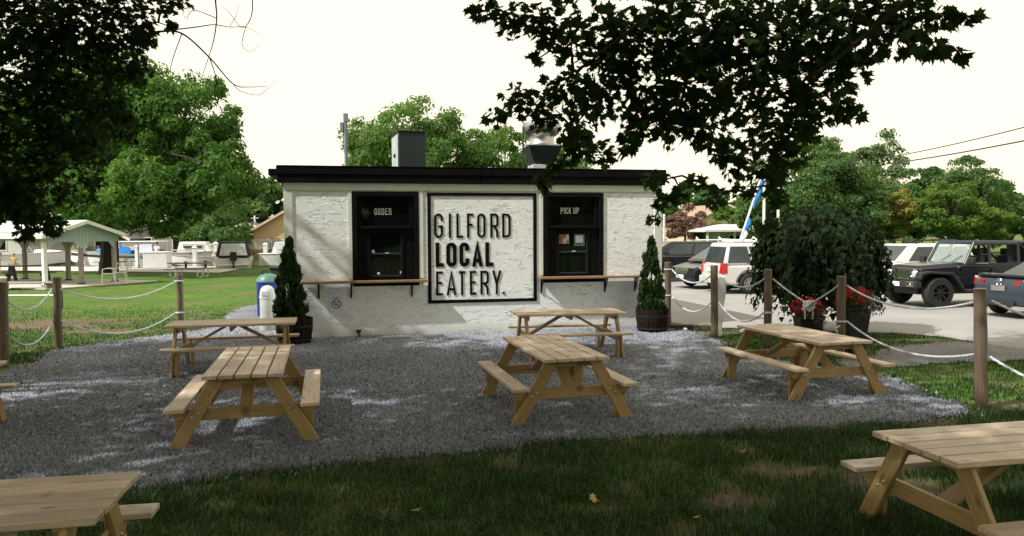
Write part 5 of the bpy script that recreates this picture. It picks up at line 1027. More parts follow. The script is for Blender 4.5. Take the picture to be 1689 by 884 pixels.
yh = house('yellow_house', 'yellow clapboard house with arched window and white deck railing behind the corner', (-24.0, 70, 0), 0, 9., 9, 2.45, 5.0, M['yellowsiding'], M['brownroof'], .5, ((3.2, 4.1, .5, 1.75), (4.25, 5.15, .5, 1.75)))
for k in range(9): B().box(.02, 8.98, -.03, -.006, .5+.26*k, .53+.26*k).build('clapboard_line', M['tansiding'], yh) if k < 8 else None
b = B(); b.add([(4.2, -.05, 1.9)]+[(4.2+1.15*math.cos(R(a)), -.05, 1.9+.62*math.sin(R(a))) for a in range(0, 181, 15)], [(0, i+1, i+2) for i in range(12)]); b.build('arched_pane', M['glass'], yh); b = B(); b.tube([(4.2+1.2*math.cos(R(a)), -.06, 1.9+.66*math.sin(R(a))) for a in range(0, 181, 15)], .07, 6); b.build('arched_trim', M['white'], yh)
dk_ = thing('house_deck', 'raised wooden deck with white picket railing before the yellow house', 'deck', (-23.4, 66.5, 0), 0); B().box(0, 7.5, 0, 3.4, .62, .72).build('deck_boards', M['deck'], dk_)
for k in range(30): B().box(.03+.25*k, .24+.25*k, -.03, 0, 0, .6).build('skirt_board', M['deck'], dk_)
b = B(); b.beam((0, -.02, 1.62), (7.5, -.02, 1.62), .08, .08); b.beam((0, -.02, .85), (7.5, -.02, .85), .06, .06); b.build('rail', M['white'], dk_)
for k in range(50): B().box(.03+.15*k, .10+.15*k, -.035, -.005, .89, 1.58).build('picket', M['white'], dk_)
for k in range(5): B().box(-.06+1.85*k, .06+1.85*k, -.1, .02, .7, 1.74).build('rail_post', M['white'], dk_, .01)
um = thing('closed_parasol', 'closed red parasol on the deck of the yellow house', 'parasol', (-19.9, 67.5, .72)); B().tube([(0, 0, 0), (0, 0, 1.5)], .03).build('pole', M['white'], um); B().lathe([(.09,.75),(.17,.8),(.14,1.2),(.06,1.7),(.001,1.8)], 12).build('canopy', M['red'], um, smooth=True)
gg = thing('gas_grill', 'black covered grill on the deck of the yellow house', 'grill', (-21.4, 67.6, .72)); B().box(-.5, .5, -.25, .25, .0, .7).build('cover', M['blackplastic'], gg, .06, 2, smooth=True); B().box(-.62, .62, -.2, .2, .7, 1.0).build('hood', M['blackplastic'], gg, .1, 2, smooth=True)
house('garage', 'small grey garage beside the yellow house', (-28.3, 74, 0), 0, 4.6, 6, 2.3, 3.2, M['greysiding'], M['greyroof'], .4)
house('bungalow', 'low grey bungalow with white window frames behind the kiosk', (-38.5, 66, 0), 0, 13, 8, 2.1, 3.6, M['greysiding'], M['greyroof'], .6, ((5.6, 6.9, .9, 1.85), (8.8, 10, .2, 1.9), (2, 3.4, .9, 1.85), (11, 12.2, .9, 1.85)))
house('red_shed', 'small dark red shed beside the bungalow behind the big trunk', (-33.6, 63.5, 0), 0, 1.3, 2.5, 1.75, 2.1, M['redshed'], M['greyroof'], .2)
house('cottage', 'pale grey cottage with dark windows seen through the pavilion', (-47.8, 64, 0), 0, 6.6, 6, 2.0, 3.3, M['cream'], M['greyroof'], .5, ((1.2, 2.2, .9, 1.7), (3.0, 4.8, .9, 1.7)))
house('tan_house', 'tan two storey house with brown roof far behind the cars', (20.6, 86, 0), .25, 8.5, 8, 3.3, 5.2, M['tansiding'], M['brownroof'], .5, ((.8, 2.0, 1.7, 2.9), (4.6, 5.8, 1.7, 2.9)))
lc = thing('porch_cottage', 'low cottage with flat white porch roof behind the silver minivan', 'house', (15.6, 60, 0), .05); B().box(1.5, 13, 1.5, 6, 0, 2.1).build('wall', M['bluesiding'], lc); B().box(-.3, 13.5, -.3, 6.4, 2.12, 2.3).build('roof', M['roofmetal'], lc, .02); B().hexa([(-.1,0,2.31),(13.2,0,2.31),(13.2,6,2.31),(-.1,6,2.31)], [(2,2.5,2.75),(11,2.5,2.75),(11,3.5,2.75),(2,3.5,2.75)]).build('hip', M['roofmetal'], lc)
for x_ in (0, 2.2, 4.3, 6.4, 8.5): B().box(x_-.07, x_+.07, -.05, .09, 0, 2.1).build('porch_post', M['white'], lc)
for x0 in (2.2, 4.6, 5.9, 8.0): f_ = B().box(x0, x0+.95, 1.44, 1.49, .9, 1.9).build('window', M['white'], lc); B().box(x0+.08, x0+.87, 1.42, 1.435, .98, 1.82).build('pane', M['glass'], f_)
# ---- beached sailboat with its spar leaning, and trailer boat
sb = boat((11.9, 41.0, .35), R(172), 6.2, 2.2, .75, 'white boat on a trailer behind the parked cars, arched frame over it', group=None); b = B()
for x_ in (-1.4, .4, 1.6): b.tube([(x_, -.95, .7), (x_+.15, -.85, 1.35), (x_+.2, 0, 1.5), (x_+.15, .85, 1.35), (x_, .95, .7)], .035, 6)
b.beam((-1.3, -.85, 1.35), (1.8, -.85, 1.35), .05, .05); b.build('canopy_frame', M['white'], sb); B().hexa([(-2.6,-.95,.72),(.3,-.95,.72),(.3,.95,.72),(-2.6,.95,.72)], [(-1.6,-.6,1.3),(.4,-.6,1.42),(.4,.6,1.42),(-1.6,.6,1.3)]).build('boat_cover', M['white'], sb, .05)
tr_ = B(); tr_.box(-2.5, 2.2, -.6, -.5, -.05, .05); tr_.box(-2.5, 2.2, .5, .6, -.05, .05); tr_.box(-.6, -.5, -.6, .6, -.05, .05); tr_.build('trailer_frame', M['galv'], sb)
for s in (-1, 1): wheel(sb, -.6, s*.95, .3, .2, M['rim'], 5).location.z = -.04
st = thing('leaning_sail_spar', 'leaning white spar with furled blue and white sail behind the minivan', 'sail', (11.35, 38.3, 0)); p0, p1 = Vector((.0, 0, .9)), Vector((1.45, .2, 5.15))
B().tube([p0, p1], .055, 10).build('spar', M['white'], st, smooth=True)
nrm = Vector((.95, 0, -.32)).normalized()
for i, (a, c, m_) in enumerate(((.0,.13,'bluecanvas'),(.13,.32,'white'),(.30,.46,'bluecanvas'),(.58,.93,'bluecanvas'),(.93,1.,'bluecanvas'))):
    pts = [p0.lerp(p1, a+(c-a)*k/5)+nrm*(.13+.05*math.sin(k*1.9+i)) for k in range(6)]; B().tube(pts, [.05, .11, .12, .10, .11, .05], 8).build('furled_sail', M[m_], st, smooth=True)
st2 = B().tube([(0, 0, 0), (0, 0, .95)], .05).build('stand', M['galv'], st)
for i, (x_, y_, h_, lab) in enumerate(((15.05, 45, 5.7, 'white pole standing right of the leaning spar'), (15.9, 45, 5.2, 'white pole with cross yard beside the round tree'), (9.9, 49, 3.2, 'short white pole beside the building corner'))):
    t = thing('white_pole', lab, 'pole', (x_, y_, 0)); B().tube([(0, 0, 0), (0, 0, h_)], [.09, .08], 10).build('shaft', M['white'], t, smooth=True); B().lathe([(.1, h_), (.06, h_+.08), (.001, h_+.1)], 10).build('cap', M['white'], t)
    if i == 1: B().beam((-.5, 0, 4.6), (.3, 0, 4.55), .05, .05).build('yard', M['white'], t)
bc = thing('blue_tarp_boat', 'small boat under a bright blue tarpaulin beside the building corner', 'boat', (9.4, 43, 0), R(170)); B().hexa([(-1.6,-.8,.5),(1.7,-.3,.55),(1.7,.3,.55),(-1.6,.8,.5)], [(-1.3,-.2,1.6),(.6,-.1,1.2),(.6,.1,1.2),(-1.3,.2,1.6)]).build('tarpaulin', M['bluecanvas'], bc, .06, 2, smooth=True); B().hexa([(-1.5,-.5,.05),(1.5,-.1,.1),(1.5,.1,.1),(-1.5,.5,.05)], [(-1.6,-.75,.5),(1.7,-.28,.55),(1.7,.28,.55),(-1.6,.75,.5)]).build('hull', M['gelcoat'], bc, .03)
# ---- cables and thin poles
def cable(p, q, d, label, r=.02): tag(B().tube(sag(p, q, d, 24), r, 6).build('cable', M['cable']), label, 'cable', 'overhead cables')
cable((22.1, 58, 7.0), (19.0, 20, 6.35), .55, 'upper overhead cable crossing the sky at right', .022); cable((22.1, 58, 6.75), (19.0, 20, 5.65), .45, 'lower overhead cable crossing the sky at right', .028)
cable((-40, 44, 5.6), (-5, 36, 5.0), .35, 'overhead cable crossing the locust tree at left', .02)
cable((3.6, 22, 3.75), (9.5, 60, 6.2), .2, 'thin cable leaving the building corner behind the maple leaves', .012)
for i, (x_, h_) in enumerate(((-25.9, 4.0), (-24.1, 4.1))):
    t = thing('utility_pole', ('slim white pole left of the yellow house gable', 'slim white pole just above the yellow house roof')[i], 'pole', (x_, 76, 0)); B().tube([(0, 0, 0), (0, 0, h_)], .1, 8).build('shaft', M['white'], t); B().beam((-.4, 0, h_-.25), (.4, 0, h_-.25), .06, .06).build('arm', M['white'], t)
rl = thing('low_rail', 'low grey pipe rail with a black end plate behind the left fence post', 'rail', (-14.0, 22., 0)); B().tube([(-3.5, .3, .36), (.72, 0, .38)], .025, 8).build('pipe', M['galv'], rl); B().box(.72, .80, -.06, .06, 0, .5).build('end_post', M['blackplastic'], rl, .01); B().box(-3.5, -3.42, .24, .36, 0, .4).build('end_post', M['blackplastic'], rl, .01)
# ---- people far left
def skin_mesh(nodes, edges):
    me = bpy.data.meshes.new('body'); me.from_pydata([n[0] for n in nodes], edges, []); o = bpy.data.objects.new('tmp', me); link(o); md = o.modifiers.new('s', 'SKIN'); o.modifiers.new('u', 'SUBSURF').levels = 1
    for v_, n in zip(me.skin_vertices[0].data, nodes): v_.radius = (n[1], n[1]*(n[2] if len(n) > 2 else 1))
    me.skin_vertices[0].data[0].use_root = True
    dg = bpy.context.evaluated_depsgraph_get(); r_ = bpy.data.meshes.new_from_object(o.evaluated_get(dg)); bpy.data.objects.remove(o); r_.materials.clear(); r_.polygons.foreach_set('use_smooth', [True]*len(r_.polygons)); return r_
def person(loc, hd, h, label, top, bottom, hat=None, hair=None, sit=False):
    t = thing('person', label, 'person', loc, hd); s = h/1.7
    hip, kn_, an = .88, .47, .07; ft = lambda y: y
    kp = (lambda sx: [(sx*.09, -.38, .50), (sx*.09, -.40, .08), (sx*.09, -.52, .04)]) if sit else (lambda sx: [(sx*.11, -.02, .47), (sx*.11, .0, .08), (sx*.12, -.14, .04)])
    dz = -.36 if sit else 0
    N_ = [((0, 0, hip+dz), .13, .8), ((0, 0, 1.12+dz), .12, .75), ((0, 0, 1.34+dz), .13, .7), ((0, -.01, 1.46+dz), .05), ((0, -.02, 1.54+dz), .075, 1.1), ((0, -.02, 1.64+dz), .075, 1.1)]
    E_ = [(0, 1), (1, 2), (2, 3), (3, 4), (4, 5)]
    for sx in (-1, 1):
        b0 = len(N_); N_ += [((sx*.18, 0, 1.36+dz), .055), ((sx*.24, .02, 1.10+dz), .042), ((sx*.24, -.08, .88+dz), .034), ((sx*.24, -.13, .80+dz), .038, .6)]; E_ += [(2, b0), (b0, b0+1), (b0+1, b0+2), (b0+2, b0+3)]
        b0 = len(N_); k_ = kp(sx); N_ += [((sx*.09, 0, hip-.06+dz), .085), (k_[0], .06), (k_[1], .042), (k_[2], .04)]; E_ += [(0, b0), (b0, b0+1), (b0+1, b0+2), (b0+2, b0+3)]
    me = skin_mesh(N_, E_); me.transform(Matrix.Scale(s, 4)); mobj('body', me, M['skin'], t)
    def shell(nodes, edges, m, nm): q = skin_mesh(nodes, edges); q.transform(Matrix.Scale(s, 4)); mobj(nm, q, m, t)
    shell([((0, 0, .90+dz), .15, .8), ((0, 0, 1.12+dz), .14, .78), ((0, 0, 1.36+dz), .145, .74), ((0, 0, 1.41+dz), .09, .8), ((-.19, 0, 1.37+dz), .07), ((-.235, .02, 1.2+dz), .06), ((.19, 0, 1.37+dz), .07), ((.235, .02, 1.2+dz), .06)], [(0, 1), (1, 2), (2, 3), (2, 4), (4, 5), (2, 6), (6, 7)], top, 'shirt')
    k_ = [kp(-1)[0], kp(1)[0]]; mid = lambda p: tuple((a+b_)/2 for a, b_ in zip(p, (p[0], 0, hip+dz)))
    shell([((0, 0, .92+dz), .15, .82), ((-.09, 0, .80+dz), .105), (mid(k_[0]), .09), ((.09, 0, .80+dz), .105), (mid(k_[1]), .09)], [(0, 1), (1, 2), (0, 3), (3, 4)], bottom, 'shorts')
    B().lathe([(.088*s, (1.60+dz)*s), (.095*s, (1.66+dz)*s), (.08*s, (1.73+dz)*s), (.001, (1.755+dz)*s)], 12, (0, .0, 0)).build('hat' if hat else 'hair', hat or M['bark'], t, smooth=True)
    if hat: B().lathe([(.09*s, (1.64+dz)*s), (.16*s, (1.63+dz)*s), (.09*s, (1.65+dz)*s)], 14, caps=False).build('hat_brim', hat, t)
person((-31.35, 45.9, .02), .3, 1.32, 'child in pink top, purple shorts and white hat at the left edge', mat('pink_cotton', (.6,.4,.38), None, 5, .9), mat('purple_cotton', (.12,.08,.25), None, 5, .9), M['white'])
person((-31.3, 47.3, .02), .2, 1.2, 'small child in yellow sitting by the dock behind the pavilion', mat('yellow_cotton', (.65,.5,.12), None, 5, .9), mat('yellow_shorts', (.6,.48,.15), None, 5, .9), sit=True)
t = thing('metal_stool', 'low black metal stool under the child in yellow', 'stool', (-31.3, 47.25, .02), .2); B().box(-.25, .25, -.12, .22, .30, .34).build('seat', M['blackplastic'], t)
for sx in (-.22, .22):
    for sy in (-.1, .2): B().tube([(sx, sy, 0), (sx, sy, .3)], .015, 6).build('leg', M['blackplastic'], t)
person((-23.25, 49.3, .02), 2.8, 1.62, 'person in pale shirt and dark shorts behind the notice kiosk', M['paper'], mat('dark_cotton', (.06,.07,.1), None, 5, .9))

# ---- more of the marina's clutter
b6 = boat((-31.6, 56.5, -.1), R(175), 5.6, 2.2, .9, 'white open boat with tall windshield between the pavilion posts'); windshield(b6, .2, .8, .9, .5); outboard(b6, -2.8)
b7 = boat((-23.2, 56.4, -.1), R(8), 6.2, 2.4, 1.0, 'white cabin boat in the second row behind the kiosk'); windshield(b7, .8, .85, 1.0, .45); B().hexa([(-1.6,-.9,.95),(.9,-.9,.95),(.9,.9,.95),(-1.6,.9,.95)], [(-1.4,-.75,1.7),(.4,-.75,1.7),(.4,.75,1.7),(-1.4,.75,1.7)]).build('cabin', M['gelcoat'], b7, .08, 2, smooth=True); B().box(-1.1, .2, -.93, -.84, 1.25, 1.55).build('cabin_window', M['carglass'], b7, .02)
for i, (x_, y_, h_, lab) in enumerate(((-20.9, 49.6, 1.25, 'white dock power pedestal before the small runabout'), (-25.0, 50.2, 1.3, 'white dock power pedestal beside the hardtop boat'), (-19.9, 50.6, 1.5, 'white mooring pile left of the covered cruiser'), (-16.9, 51.6, 1.4, 'white mooring pile right of the covered cruiser'), (-29.6, 51.6, 1.3, 'white mooring pile behind the speedboat bow'))):
    t = thing('dock_pedestal', lab, 'pedestal', (x_, y_, .02)); B().box(-.12, .12, -.1, .1, 0, h_).build('column', M['white'], t, .02); B().hexa([(-.16,-.14,h_+.002),(.16,-.14,h_+.002),(.16,.14,h_+.002),(-.16,.14,h_+.002)], [(-.06,-.05,h_+.12),(.06,-.05,h_+.12),(.06,.05,h_+.12),(-.06,.05,h_+.12)]).build('cap', M['white'], t)
lr = thing('life_ring', 'tan and white life ring hanging by the small runabout', 'life ring', (-19.75, 50.45, .75)); B().lathe([(.26+.07*math.cos(R(a)), .07*math.sin(R(a))) for a in range(0, 361, 45)], 20, axis='y', caps=False).build('ring', M['tansiding'], lr, smooth=True); B().box(-.36, .36, -.075, .075, -.04, .04).build('band', M['white'], lr)
# ================================================================ TREES
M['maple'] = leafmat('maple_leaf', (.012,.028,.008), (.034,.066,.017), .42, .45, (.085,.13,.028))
M['broad'] = leafmat('broad_leaf', (.05,.115,.028), (.13,.23,.06), .4, .55, (.2,.29,.09))
M['darkbroad'] = leafmat('dark_broad_leaf', (.036,.088,.028), (.1,.18,.056), .38, .55, (.16,.24,.08))
M['greytree'] = leafmat('pale_leaf', (.07,.12,.05), (.14,.2,.085), .35, .6, (.2,.26,.13))
M['yellowtree'] = leafmat('yellowing_leaf', (.06,.125,.025), (.135,.21,.042), .4, .6, (.33,.29,.06))
M['orangetree'] = leafmat('orange_leaf', (.11,.16,.03), (.22,.22,.05), .35, .6, (.42,.22,.08))
M['redtree'] = leafmat('reddish_leaf', (.09,.055,.05), (.2,.11,.09), .3, .6, (.26,.16,.12))
M['locust'] = leafmat('locust_leaf', (.035,.098,.022), (.10,.2,.045), .42, .55, (.19,.3,.075))
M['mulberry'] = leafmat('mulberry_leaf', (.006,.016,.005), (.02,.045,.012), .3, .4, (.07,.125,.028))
def unit(a): return a/np.maximum(np.linalg.norm(a, axis=1), 1e-9)[:, None]
TPL = {'maple': np.array(MAPLE), 'lobed': np.array([(0,-.35),(.30,-.28),(.5,.0),(.26,.08),(.22,.3),(0,.58),(-.22,.3),(-.26,.08),(-.5,.0),(-.30,-.28)])}
def leaf_frames(P, out_dir, droop, seed):
    r = np.random.default_rng(seed); k = len(P)
    tip = unit(out_dir*1.0+np.stack([np.zeros(k), np.zeros(k), -droop*np.ones(k)], -1)+r.normal(0, .55, (k, 3)))
    nr = np.stack([np.zeros(k), np.zeros(k), np.ones(k)], -1)+r.normal(0, .55, (k, 3))+out_dir*.35; nr = unit(nr-tip*(nr*tip).sum(1)[:, None]); sd_ = np.cross(tip, nr); return sd_, tip, nr
def leaf_shapes(P, fr, size, tpl, tint, fold=.12):
    sd_, tip, nr = fr; T = TPL[tpl]; n = len(T); k = len(P)
    rv = np.random.default_rng(k); sd_ = sd_*rv.uniform(.7, 1.1, (k, 1)); tip = tip*rv.uniform(.8, 1.15, (k, 1)); fold = fold*rv.uniform(-.6, 2.6, (k, 1, 1))
    V = P[:, None]+size[:, None, None]*(T[None, :, :1]*sd_[:, None]+T[None, :, 1:]*tip[:, None]+(np.abs(T[None, :, :1])*fold-.25*fold*(T[None, :, 1:]**2))*nr[:, None]); c = P[:, None]-size[:, None, None]*.03*nr[:, None]
    V = np.concatenate([c, V], 1).reshape(-1, 3); F_ = (np.array([[0, i+1, (i+1) % n+1] for i in range(n)])[None]+(np.arange(k)*(n+1))[:, None, None]).reshape(-1, 3); return V, F_, np.repeat(tint, n)
def curve(pts, n=6):
    P = [Vector(p) for p in pts]; o = []
    for i in range(len(P)-1):
        a, b_, c, d = P[max(i-1, 0)], P[i], P[i+1], P[min(i+2, len(P)-1)]
        for k in range(n): t = k/n; o.append(.5*((2*b_)+(c-a)*t+(2*a-5*b_+4*c-d)*t*t+(3*b_-a-3*c+d)*t**3))
    return o+[P[-1]]
def limb(b, p, q, r0, r1, seed, n=6, wob=.12, lift=0):
    r = random.Random(seed); p, q = Vector(p), Vector(q); L0 = (q-p).length; pts = [p]
    for i in range(1, n): u = i/n; pts.append(p.lerp(q, u)+Vector((r.uniform(-1, 1), r.uniform(-1, 1), r.uniform(-1, 1)))*wob*L0*.25+Vector((0, 0, lift*4*u*(1-u))))
    pts.append(q); b.tube(pts, [r0+(r1-r0)*i/n for i in range(n+1)], 7); return pts
def in_view(P, m=.25): return (P[:, 1] > 0) & (P[:, 2] < CAM_H+.325*P[:, 1]+m) & (np.abs(P[:, 0]) < P[:, 1]*.70+m)
RM = [(-0.24,7.00,4.21,0.15), (0.01,7.00,4.08,0.19), (0.34,6.80,4.12,0.25), (0.53,6.80,3.84,0.23), (0.25,6.90,3.91,0.14), (-0.15,7.50,3.28,0.12), (0.11,7.40,3.42,0.21), (0.35,7.40,3.29,0.20), (0.51,7.00,3.50,0.21), (0.79,7.00,3.33,0.25), (0.61,7.30,3.13,0.19), (0.21,7.10,3.75,0.08), (0.70,7.50,2.99,0.17), (0.89,7.50,2.93,0.15), (0.30,7.60,2.71,0.09), (0.45,7.60,2.82,0.09), (0.58,7.50,2.90,0.11), (0.81,6.50,3.81,0.31), (0.84,6.70,3.60,0.27), (1.12,6.50,3.81,0.37), (1.49,6.50,3.86,0.42), (1.18,6.80,3.41,0.34), (1.56,6.80,3.46,0.37), (1.55,7.00,3.14,0.26), (1.22,7.00,3.11,0.20), (1.80,7.00,3.10,0.23), (1.79,6.30,3.76,0.41), (2.09,6.00,3.68,0.41), (2.47,6.00,3.72,0.39), (2.71,5.80,3.71,0.31), (2.92,5.60,3.74,0.22), (3.06,5.40,3.62,0.11), (3.19,5.30,3.62,0.06), (3.13,5.30,3.35,0.07), (3.02,5.40,3.43,0.09), (2.88,5.50,3.48,0.12), (1.88,6.60,3.42,0.35), (2.23,6.40,3.33,0.37), (2.56,6.20,3.36,0.30), (2.77,6.20,3.13,0.12), (2.76,6.00,3.46,0.16), (2.54,6.40,3.10,0.19), (1.95,7.20,2.96,0.16), (2.14,7.20,2.80,0.20), (2.27,6.80,3.00,0.28), (2.49,6.60,3.02,0.19), (2.39,7.00,2.67,0.17), (2.49,6.80,2.83,0.15), (2.26,7.30,2.52,0.10), (2.01,7.40,2.47,0.13), (2.52,7.20,2.47,0.12), (1.49,7.80,2.66,0.13), (1.58,7.80,2.44,0.11), (1.48,7.80,2.27,0.08), (1.74,7.80,2.55,0.10), (1.87,7.60,2.65,0.10), (2.60,7.70,2.21,0.10), (1.15,7.30,3.01,0.11), (0.34,7.60,2.59,0.05), (1.13,7.40,2.93,0.08)]
LM = [(-5.55,8.50,4.62,0.41), (-5.45,9.00,4.70,0.47), (-5.11,9.30,4.78,0.46), (-4.80,9.50,4.95,0.38), (-4.64,9.60,4.67,0.20), (-5.75,9.00,4.13,0.51), (-5.35,9.30,4.20,0.52), (-4.99,9.60,4.37,0.36), (-4.83,9.80,4.19,0.17), (-5.91,9.20,3.52,0.52), (-5.49,9.50,3.64,0.47), (-5.20,9.80,3.80,0.27), (-6.13,9.40,2.92,0.39), (-5.75,9.60,3.16,0.37), (-5.44,9.80,3.26,0.24), (-6.26,9.40,2.47,0.26), (-5.96,9.40,2.39,0.26), (-5.69,9.40,2.26,0.15), (-6.11,9.40,2.58,0.27), (-6.08,9.40,2.14,0.11), (-4.32,9.60,5.03,0.17), (-4.09,9.60,5.04,0.09), (-4.34,9.80,4.80,0.07), (-5.10,10.00,3.64,0.15), (-6.31,8.80,4.44,0.50), (-6.50,9.00,3.50,0.51), (-6.67,9.20,2.65,0.44), (-5.56,10.00,2.84,0.16), (-5.85,9.80,2.68,0.17)]
def maple(label, trunk, fork, clumps, hubs, dens, crown_c, crown_r, nhid, nclump, seed, leaf=.125, twigs=(), nind=300):
    r = np.random.default_rng(seed); t = thing('maple_tree', label, 'tree', (0, 0, 0), group='maples overhanging the patio')
    b = B(); b.tube([(trunk[0], trunk[1], -.2), (trunk[0], trunk[1], .15), (trunk[0]+.03, trunk[1], 1.2), (fork[0], fork[1], fork[2])], [.52, .40, .33, .28], 16); b.build('trunk', M['bark'], t, smooth=True)
    bl = B()
    hub_pts = []
    for i, h in enumerate(hubs): hub_pts.append(limb(bl, fork, h, .05, .008, seed+i, 8, .12, .6))
    for i in range(14):
        a = 2*math.pi*i/14; e = (crown_c[0]+crown_r[0]*.75*math.cos(a), crown_c[1]+crown_r[1]*.75*math.sin(a), crown_c[2]+r.uniform(-.1, .5)*crown_r[2])
        if not in_view(np.array([e]), 3.)[0]: limb(bl, fork, e, .13, .03, seed+50+i, 6, .08, .5)
    bl.build('limbs', M['darkbark'], t, smooth=True)
    # clumps seen in the frame: twig plus leaves hanging round it
    bt = B(); P_, D_ = [], []; C = np.array([c[:3] for c in clumps]); nodes = [Vector(p) for h in hub_pts for p in h[3:]]
    done = []; order = sorted(range(len(clumps)), key=lambda i: min((Vector(clumps[i][:3])-n).length for n in nodes))
    for i in order:
        c = Vector(clumps[i][:3]); rad = clumps[i][3]; src = min(nodes, key=lambda n: (c-n).length+.3*max(0, c.z-n.z)); d = (c-src)
        pts = limb(bt, src, c, .012+.006*rad/.3, .005, seed+200+i, 5, .12, .05); nodes += pts[2:]
        k = int(dens*rad*rad+6); dr = unit(r.normal(0, 1, (k, 3))); rr = rad*r.uniform(.1, 1, (k, 1))**.5*1.08; p = np.array(c)+dr*rr*np.array([1, 1, .9]); P_.append(p)
        o_ = unit(dr*np.array([1, 1, .3])+np.array(d.normalized())*.6); D_.append(o_)
        for j in range(max(2, int(10*rad))): q = p[r.integers(k)]; limb(bt, c, q, .004, .002, seed+900+i*20+j, 3, .1)
    if twigs:
        for pts, r0, r1 in twigs: pts = curve(pts); bt.tube(pts, list(np.linspace(r0, r1, len(pts))), 5)
    bt.build('twigs', M['twig'], t, smooth=True)
    P_ = np.concatenate(P_); D_ = np.concatenate(D_); k = len(P_); sz = leaf*r.uniform(.65, 1.2, k)*1.0; tint = np.clip(r.normal(.35, .22, k), 0, .95); fr = leaf_frames(P_, D_, .55, seed+1)
    # the leaves that show largest are pieces of their own
    dist = np.linalg.norm(P_-np.array([0, 0, CAM_H]), axis=1); vis = in_view(P_, 0.); key = np.where(vis, dist/np.maximum(sz, .01), 1e9); big = np.argsort(key)[:nind]
    lms = []
    for q in range(5):
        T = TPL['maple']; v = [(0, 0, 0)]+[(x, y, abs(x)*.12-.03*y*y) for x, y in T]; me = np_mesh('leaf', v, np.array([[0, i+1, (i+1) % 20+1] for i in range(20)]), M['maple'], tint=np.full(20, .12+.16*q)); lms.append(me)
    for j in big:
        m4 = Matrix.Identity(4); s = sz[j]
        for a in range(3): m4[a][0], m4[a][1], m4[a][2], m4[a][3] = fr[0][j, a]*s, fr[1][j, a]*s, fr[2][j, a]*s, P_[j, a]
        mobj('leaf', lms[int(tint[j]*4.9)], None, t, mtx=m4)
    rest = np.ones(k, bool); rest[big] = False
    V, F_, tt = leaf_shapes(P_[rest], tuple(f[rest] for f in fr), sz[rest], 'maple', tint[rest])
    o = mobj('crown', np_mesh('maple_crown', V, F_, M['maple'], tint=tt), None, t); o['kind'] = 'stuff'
    # the rest of the crown above and behind the frame
    d = unit(r.normal(0, 1, (nclump, 3))); cc = np.array(crown_c)+d*np.array(crown_r)*r.uniform(.25, 1, (nclump, 1))**.4
    ci = r.integers(nclump, size=nhid); dr = unit(r.normal(0, 1, (nhid, 3))); P2 = cc[ci]+dr*r.uniform(.2, 1, (nhid, 1))**.5*np.array([1.25, 1.25, .8]); keep = ~in_view(P2, .3) & (P2[:, 2] > 2.6); P2 = P2[keep]; dr = dr[keep]; k = len(P2)
    V, F_, tt = leaf_shapes(P2, leaf_frames(P2, dr, .4, seed+7), .235*r.uniform(.7, 1.2, k), 'lobed', np.clip(r.normal(.4, .25, k), 0, 1))
    o = mobj('upper_crown', np_mesh('maple_upper_crown', V, F_, M['maple'], tint=tt), None, t); o['kind'] = 'stuff'
maple('large maple whose leafy branches hang from the top right over the building', (3.4, -2.8), (3.2, -2.3, 3.4), RM, [(.3, 6.3, 4.35), (1.2, 6.0, 4.25), (1.9, 5.9, 4.1), (2.5, 5.5, 4.05), (1.6, 6.6, 3.6), (2.3, 6.5, 3.3), (.6, 6.9, 3.6)], 1550,
      (.3, 2.8, 9.0), (8.6, 10.2, 4.4), 42000, 260, 101)
tw = [([(-4.9,9.8,4.69),(-4.5,9.7,4.72),(-4.14,9.6,4.67),(-3.8,9.6,4.37),(-3.51,9.6,4.04),(-3.3,9.6,4.0),(-3.08,9.6,4.01)], .016, .003), ([(-3.63,9.4,5.25),(-3.63,9.4,5.02),(-3.62,9.4,4.8),(-3.66,9.4,4.55),(-3.72,9.4,4.36),(-3.85,9.4,4.0)], .012, .003),
      ([(-4.4,9.6,4.70),(-3.94,9.5,4.72),(-3.7,9.5,4.75),(-3.49,9.5,4.72),(-3.3,9.5,4.72),(-3.11,9.5,4.62)], .009, .002), ([(-3.22,9.5,5.2),(-3.21,9.5,4.95),(-3.26,9.5,4.78),(-3.36,9.5,4.72),(-3.5,9.5,4.9),(-3.6,9.5,4.98)], .008, .002),
      ([(-3.8,9.6,4.37),(-3.72,9.6,4.1),(-3.74,9.6,3.88),(-3.6,9.6,3.62),(-3.44,9.6,3.52),(-3.36,9.6,3.62)], .007, .002), ([(-3.62,9.4,4.8),(-3.9,9.4,4.9),(-4.0,9.4,4.8),(-4.05,9.4,4.95)], .006, .002), ([(-3.3,9.5,4.72),(-3.35,9.5,4.5),(-3.25,9.5,4.42),(-3.12,9.5,4.5)], .005, .002),
      ([(-3.51,9.6,4.04),(-3.42,9.6,3.95),(-3.2,9.6,3.9),(-3.05,9.6,4.0),(-2.95,9.6,4.1)], .005, .002), ([(-4.14,9.6,4.67),(-4.3,9.6,4.2),(-4.2,9.6,3.9)], .007, .002), ([(-3.5,9.5,4.72),(-3.42,9.5,4.86),(-3.38,9.5,5.0)], .004, .002),
      ([(-5.2,9.5,4.5),(-4.9,9.5,4.3),(-4.6,9.5,4.25),(-4.3,9.5,4.05),(-4.15,9.5,3.8)], .01, .003)]
maple('dark maple filling the upper left corner with hanging branches', (-12.6, 8.2), (-12.2, 8.2, 3.2), LM, [(-6.0, 8.9, 5.1), (-5.4, 9.3, 5.2), (-6.3, 9.2, 4.0), (-6.4, 9.3, 3.2), (-5.2, 9.5, 4.6)], 1900,
      (-11.6, 5.0, 7.6), (7.2, 7.3, 3.8), 37000, 170, 202, .125, tw)
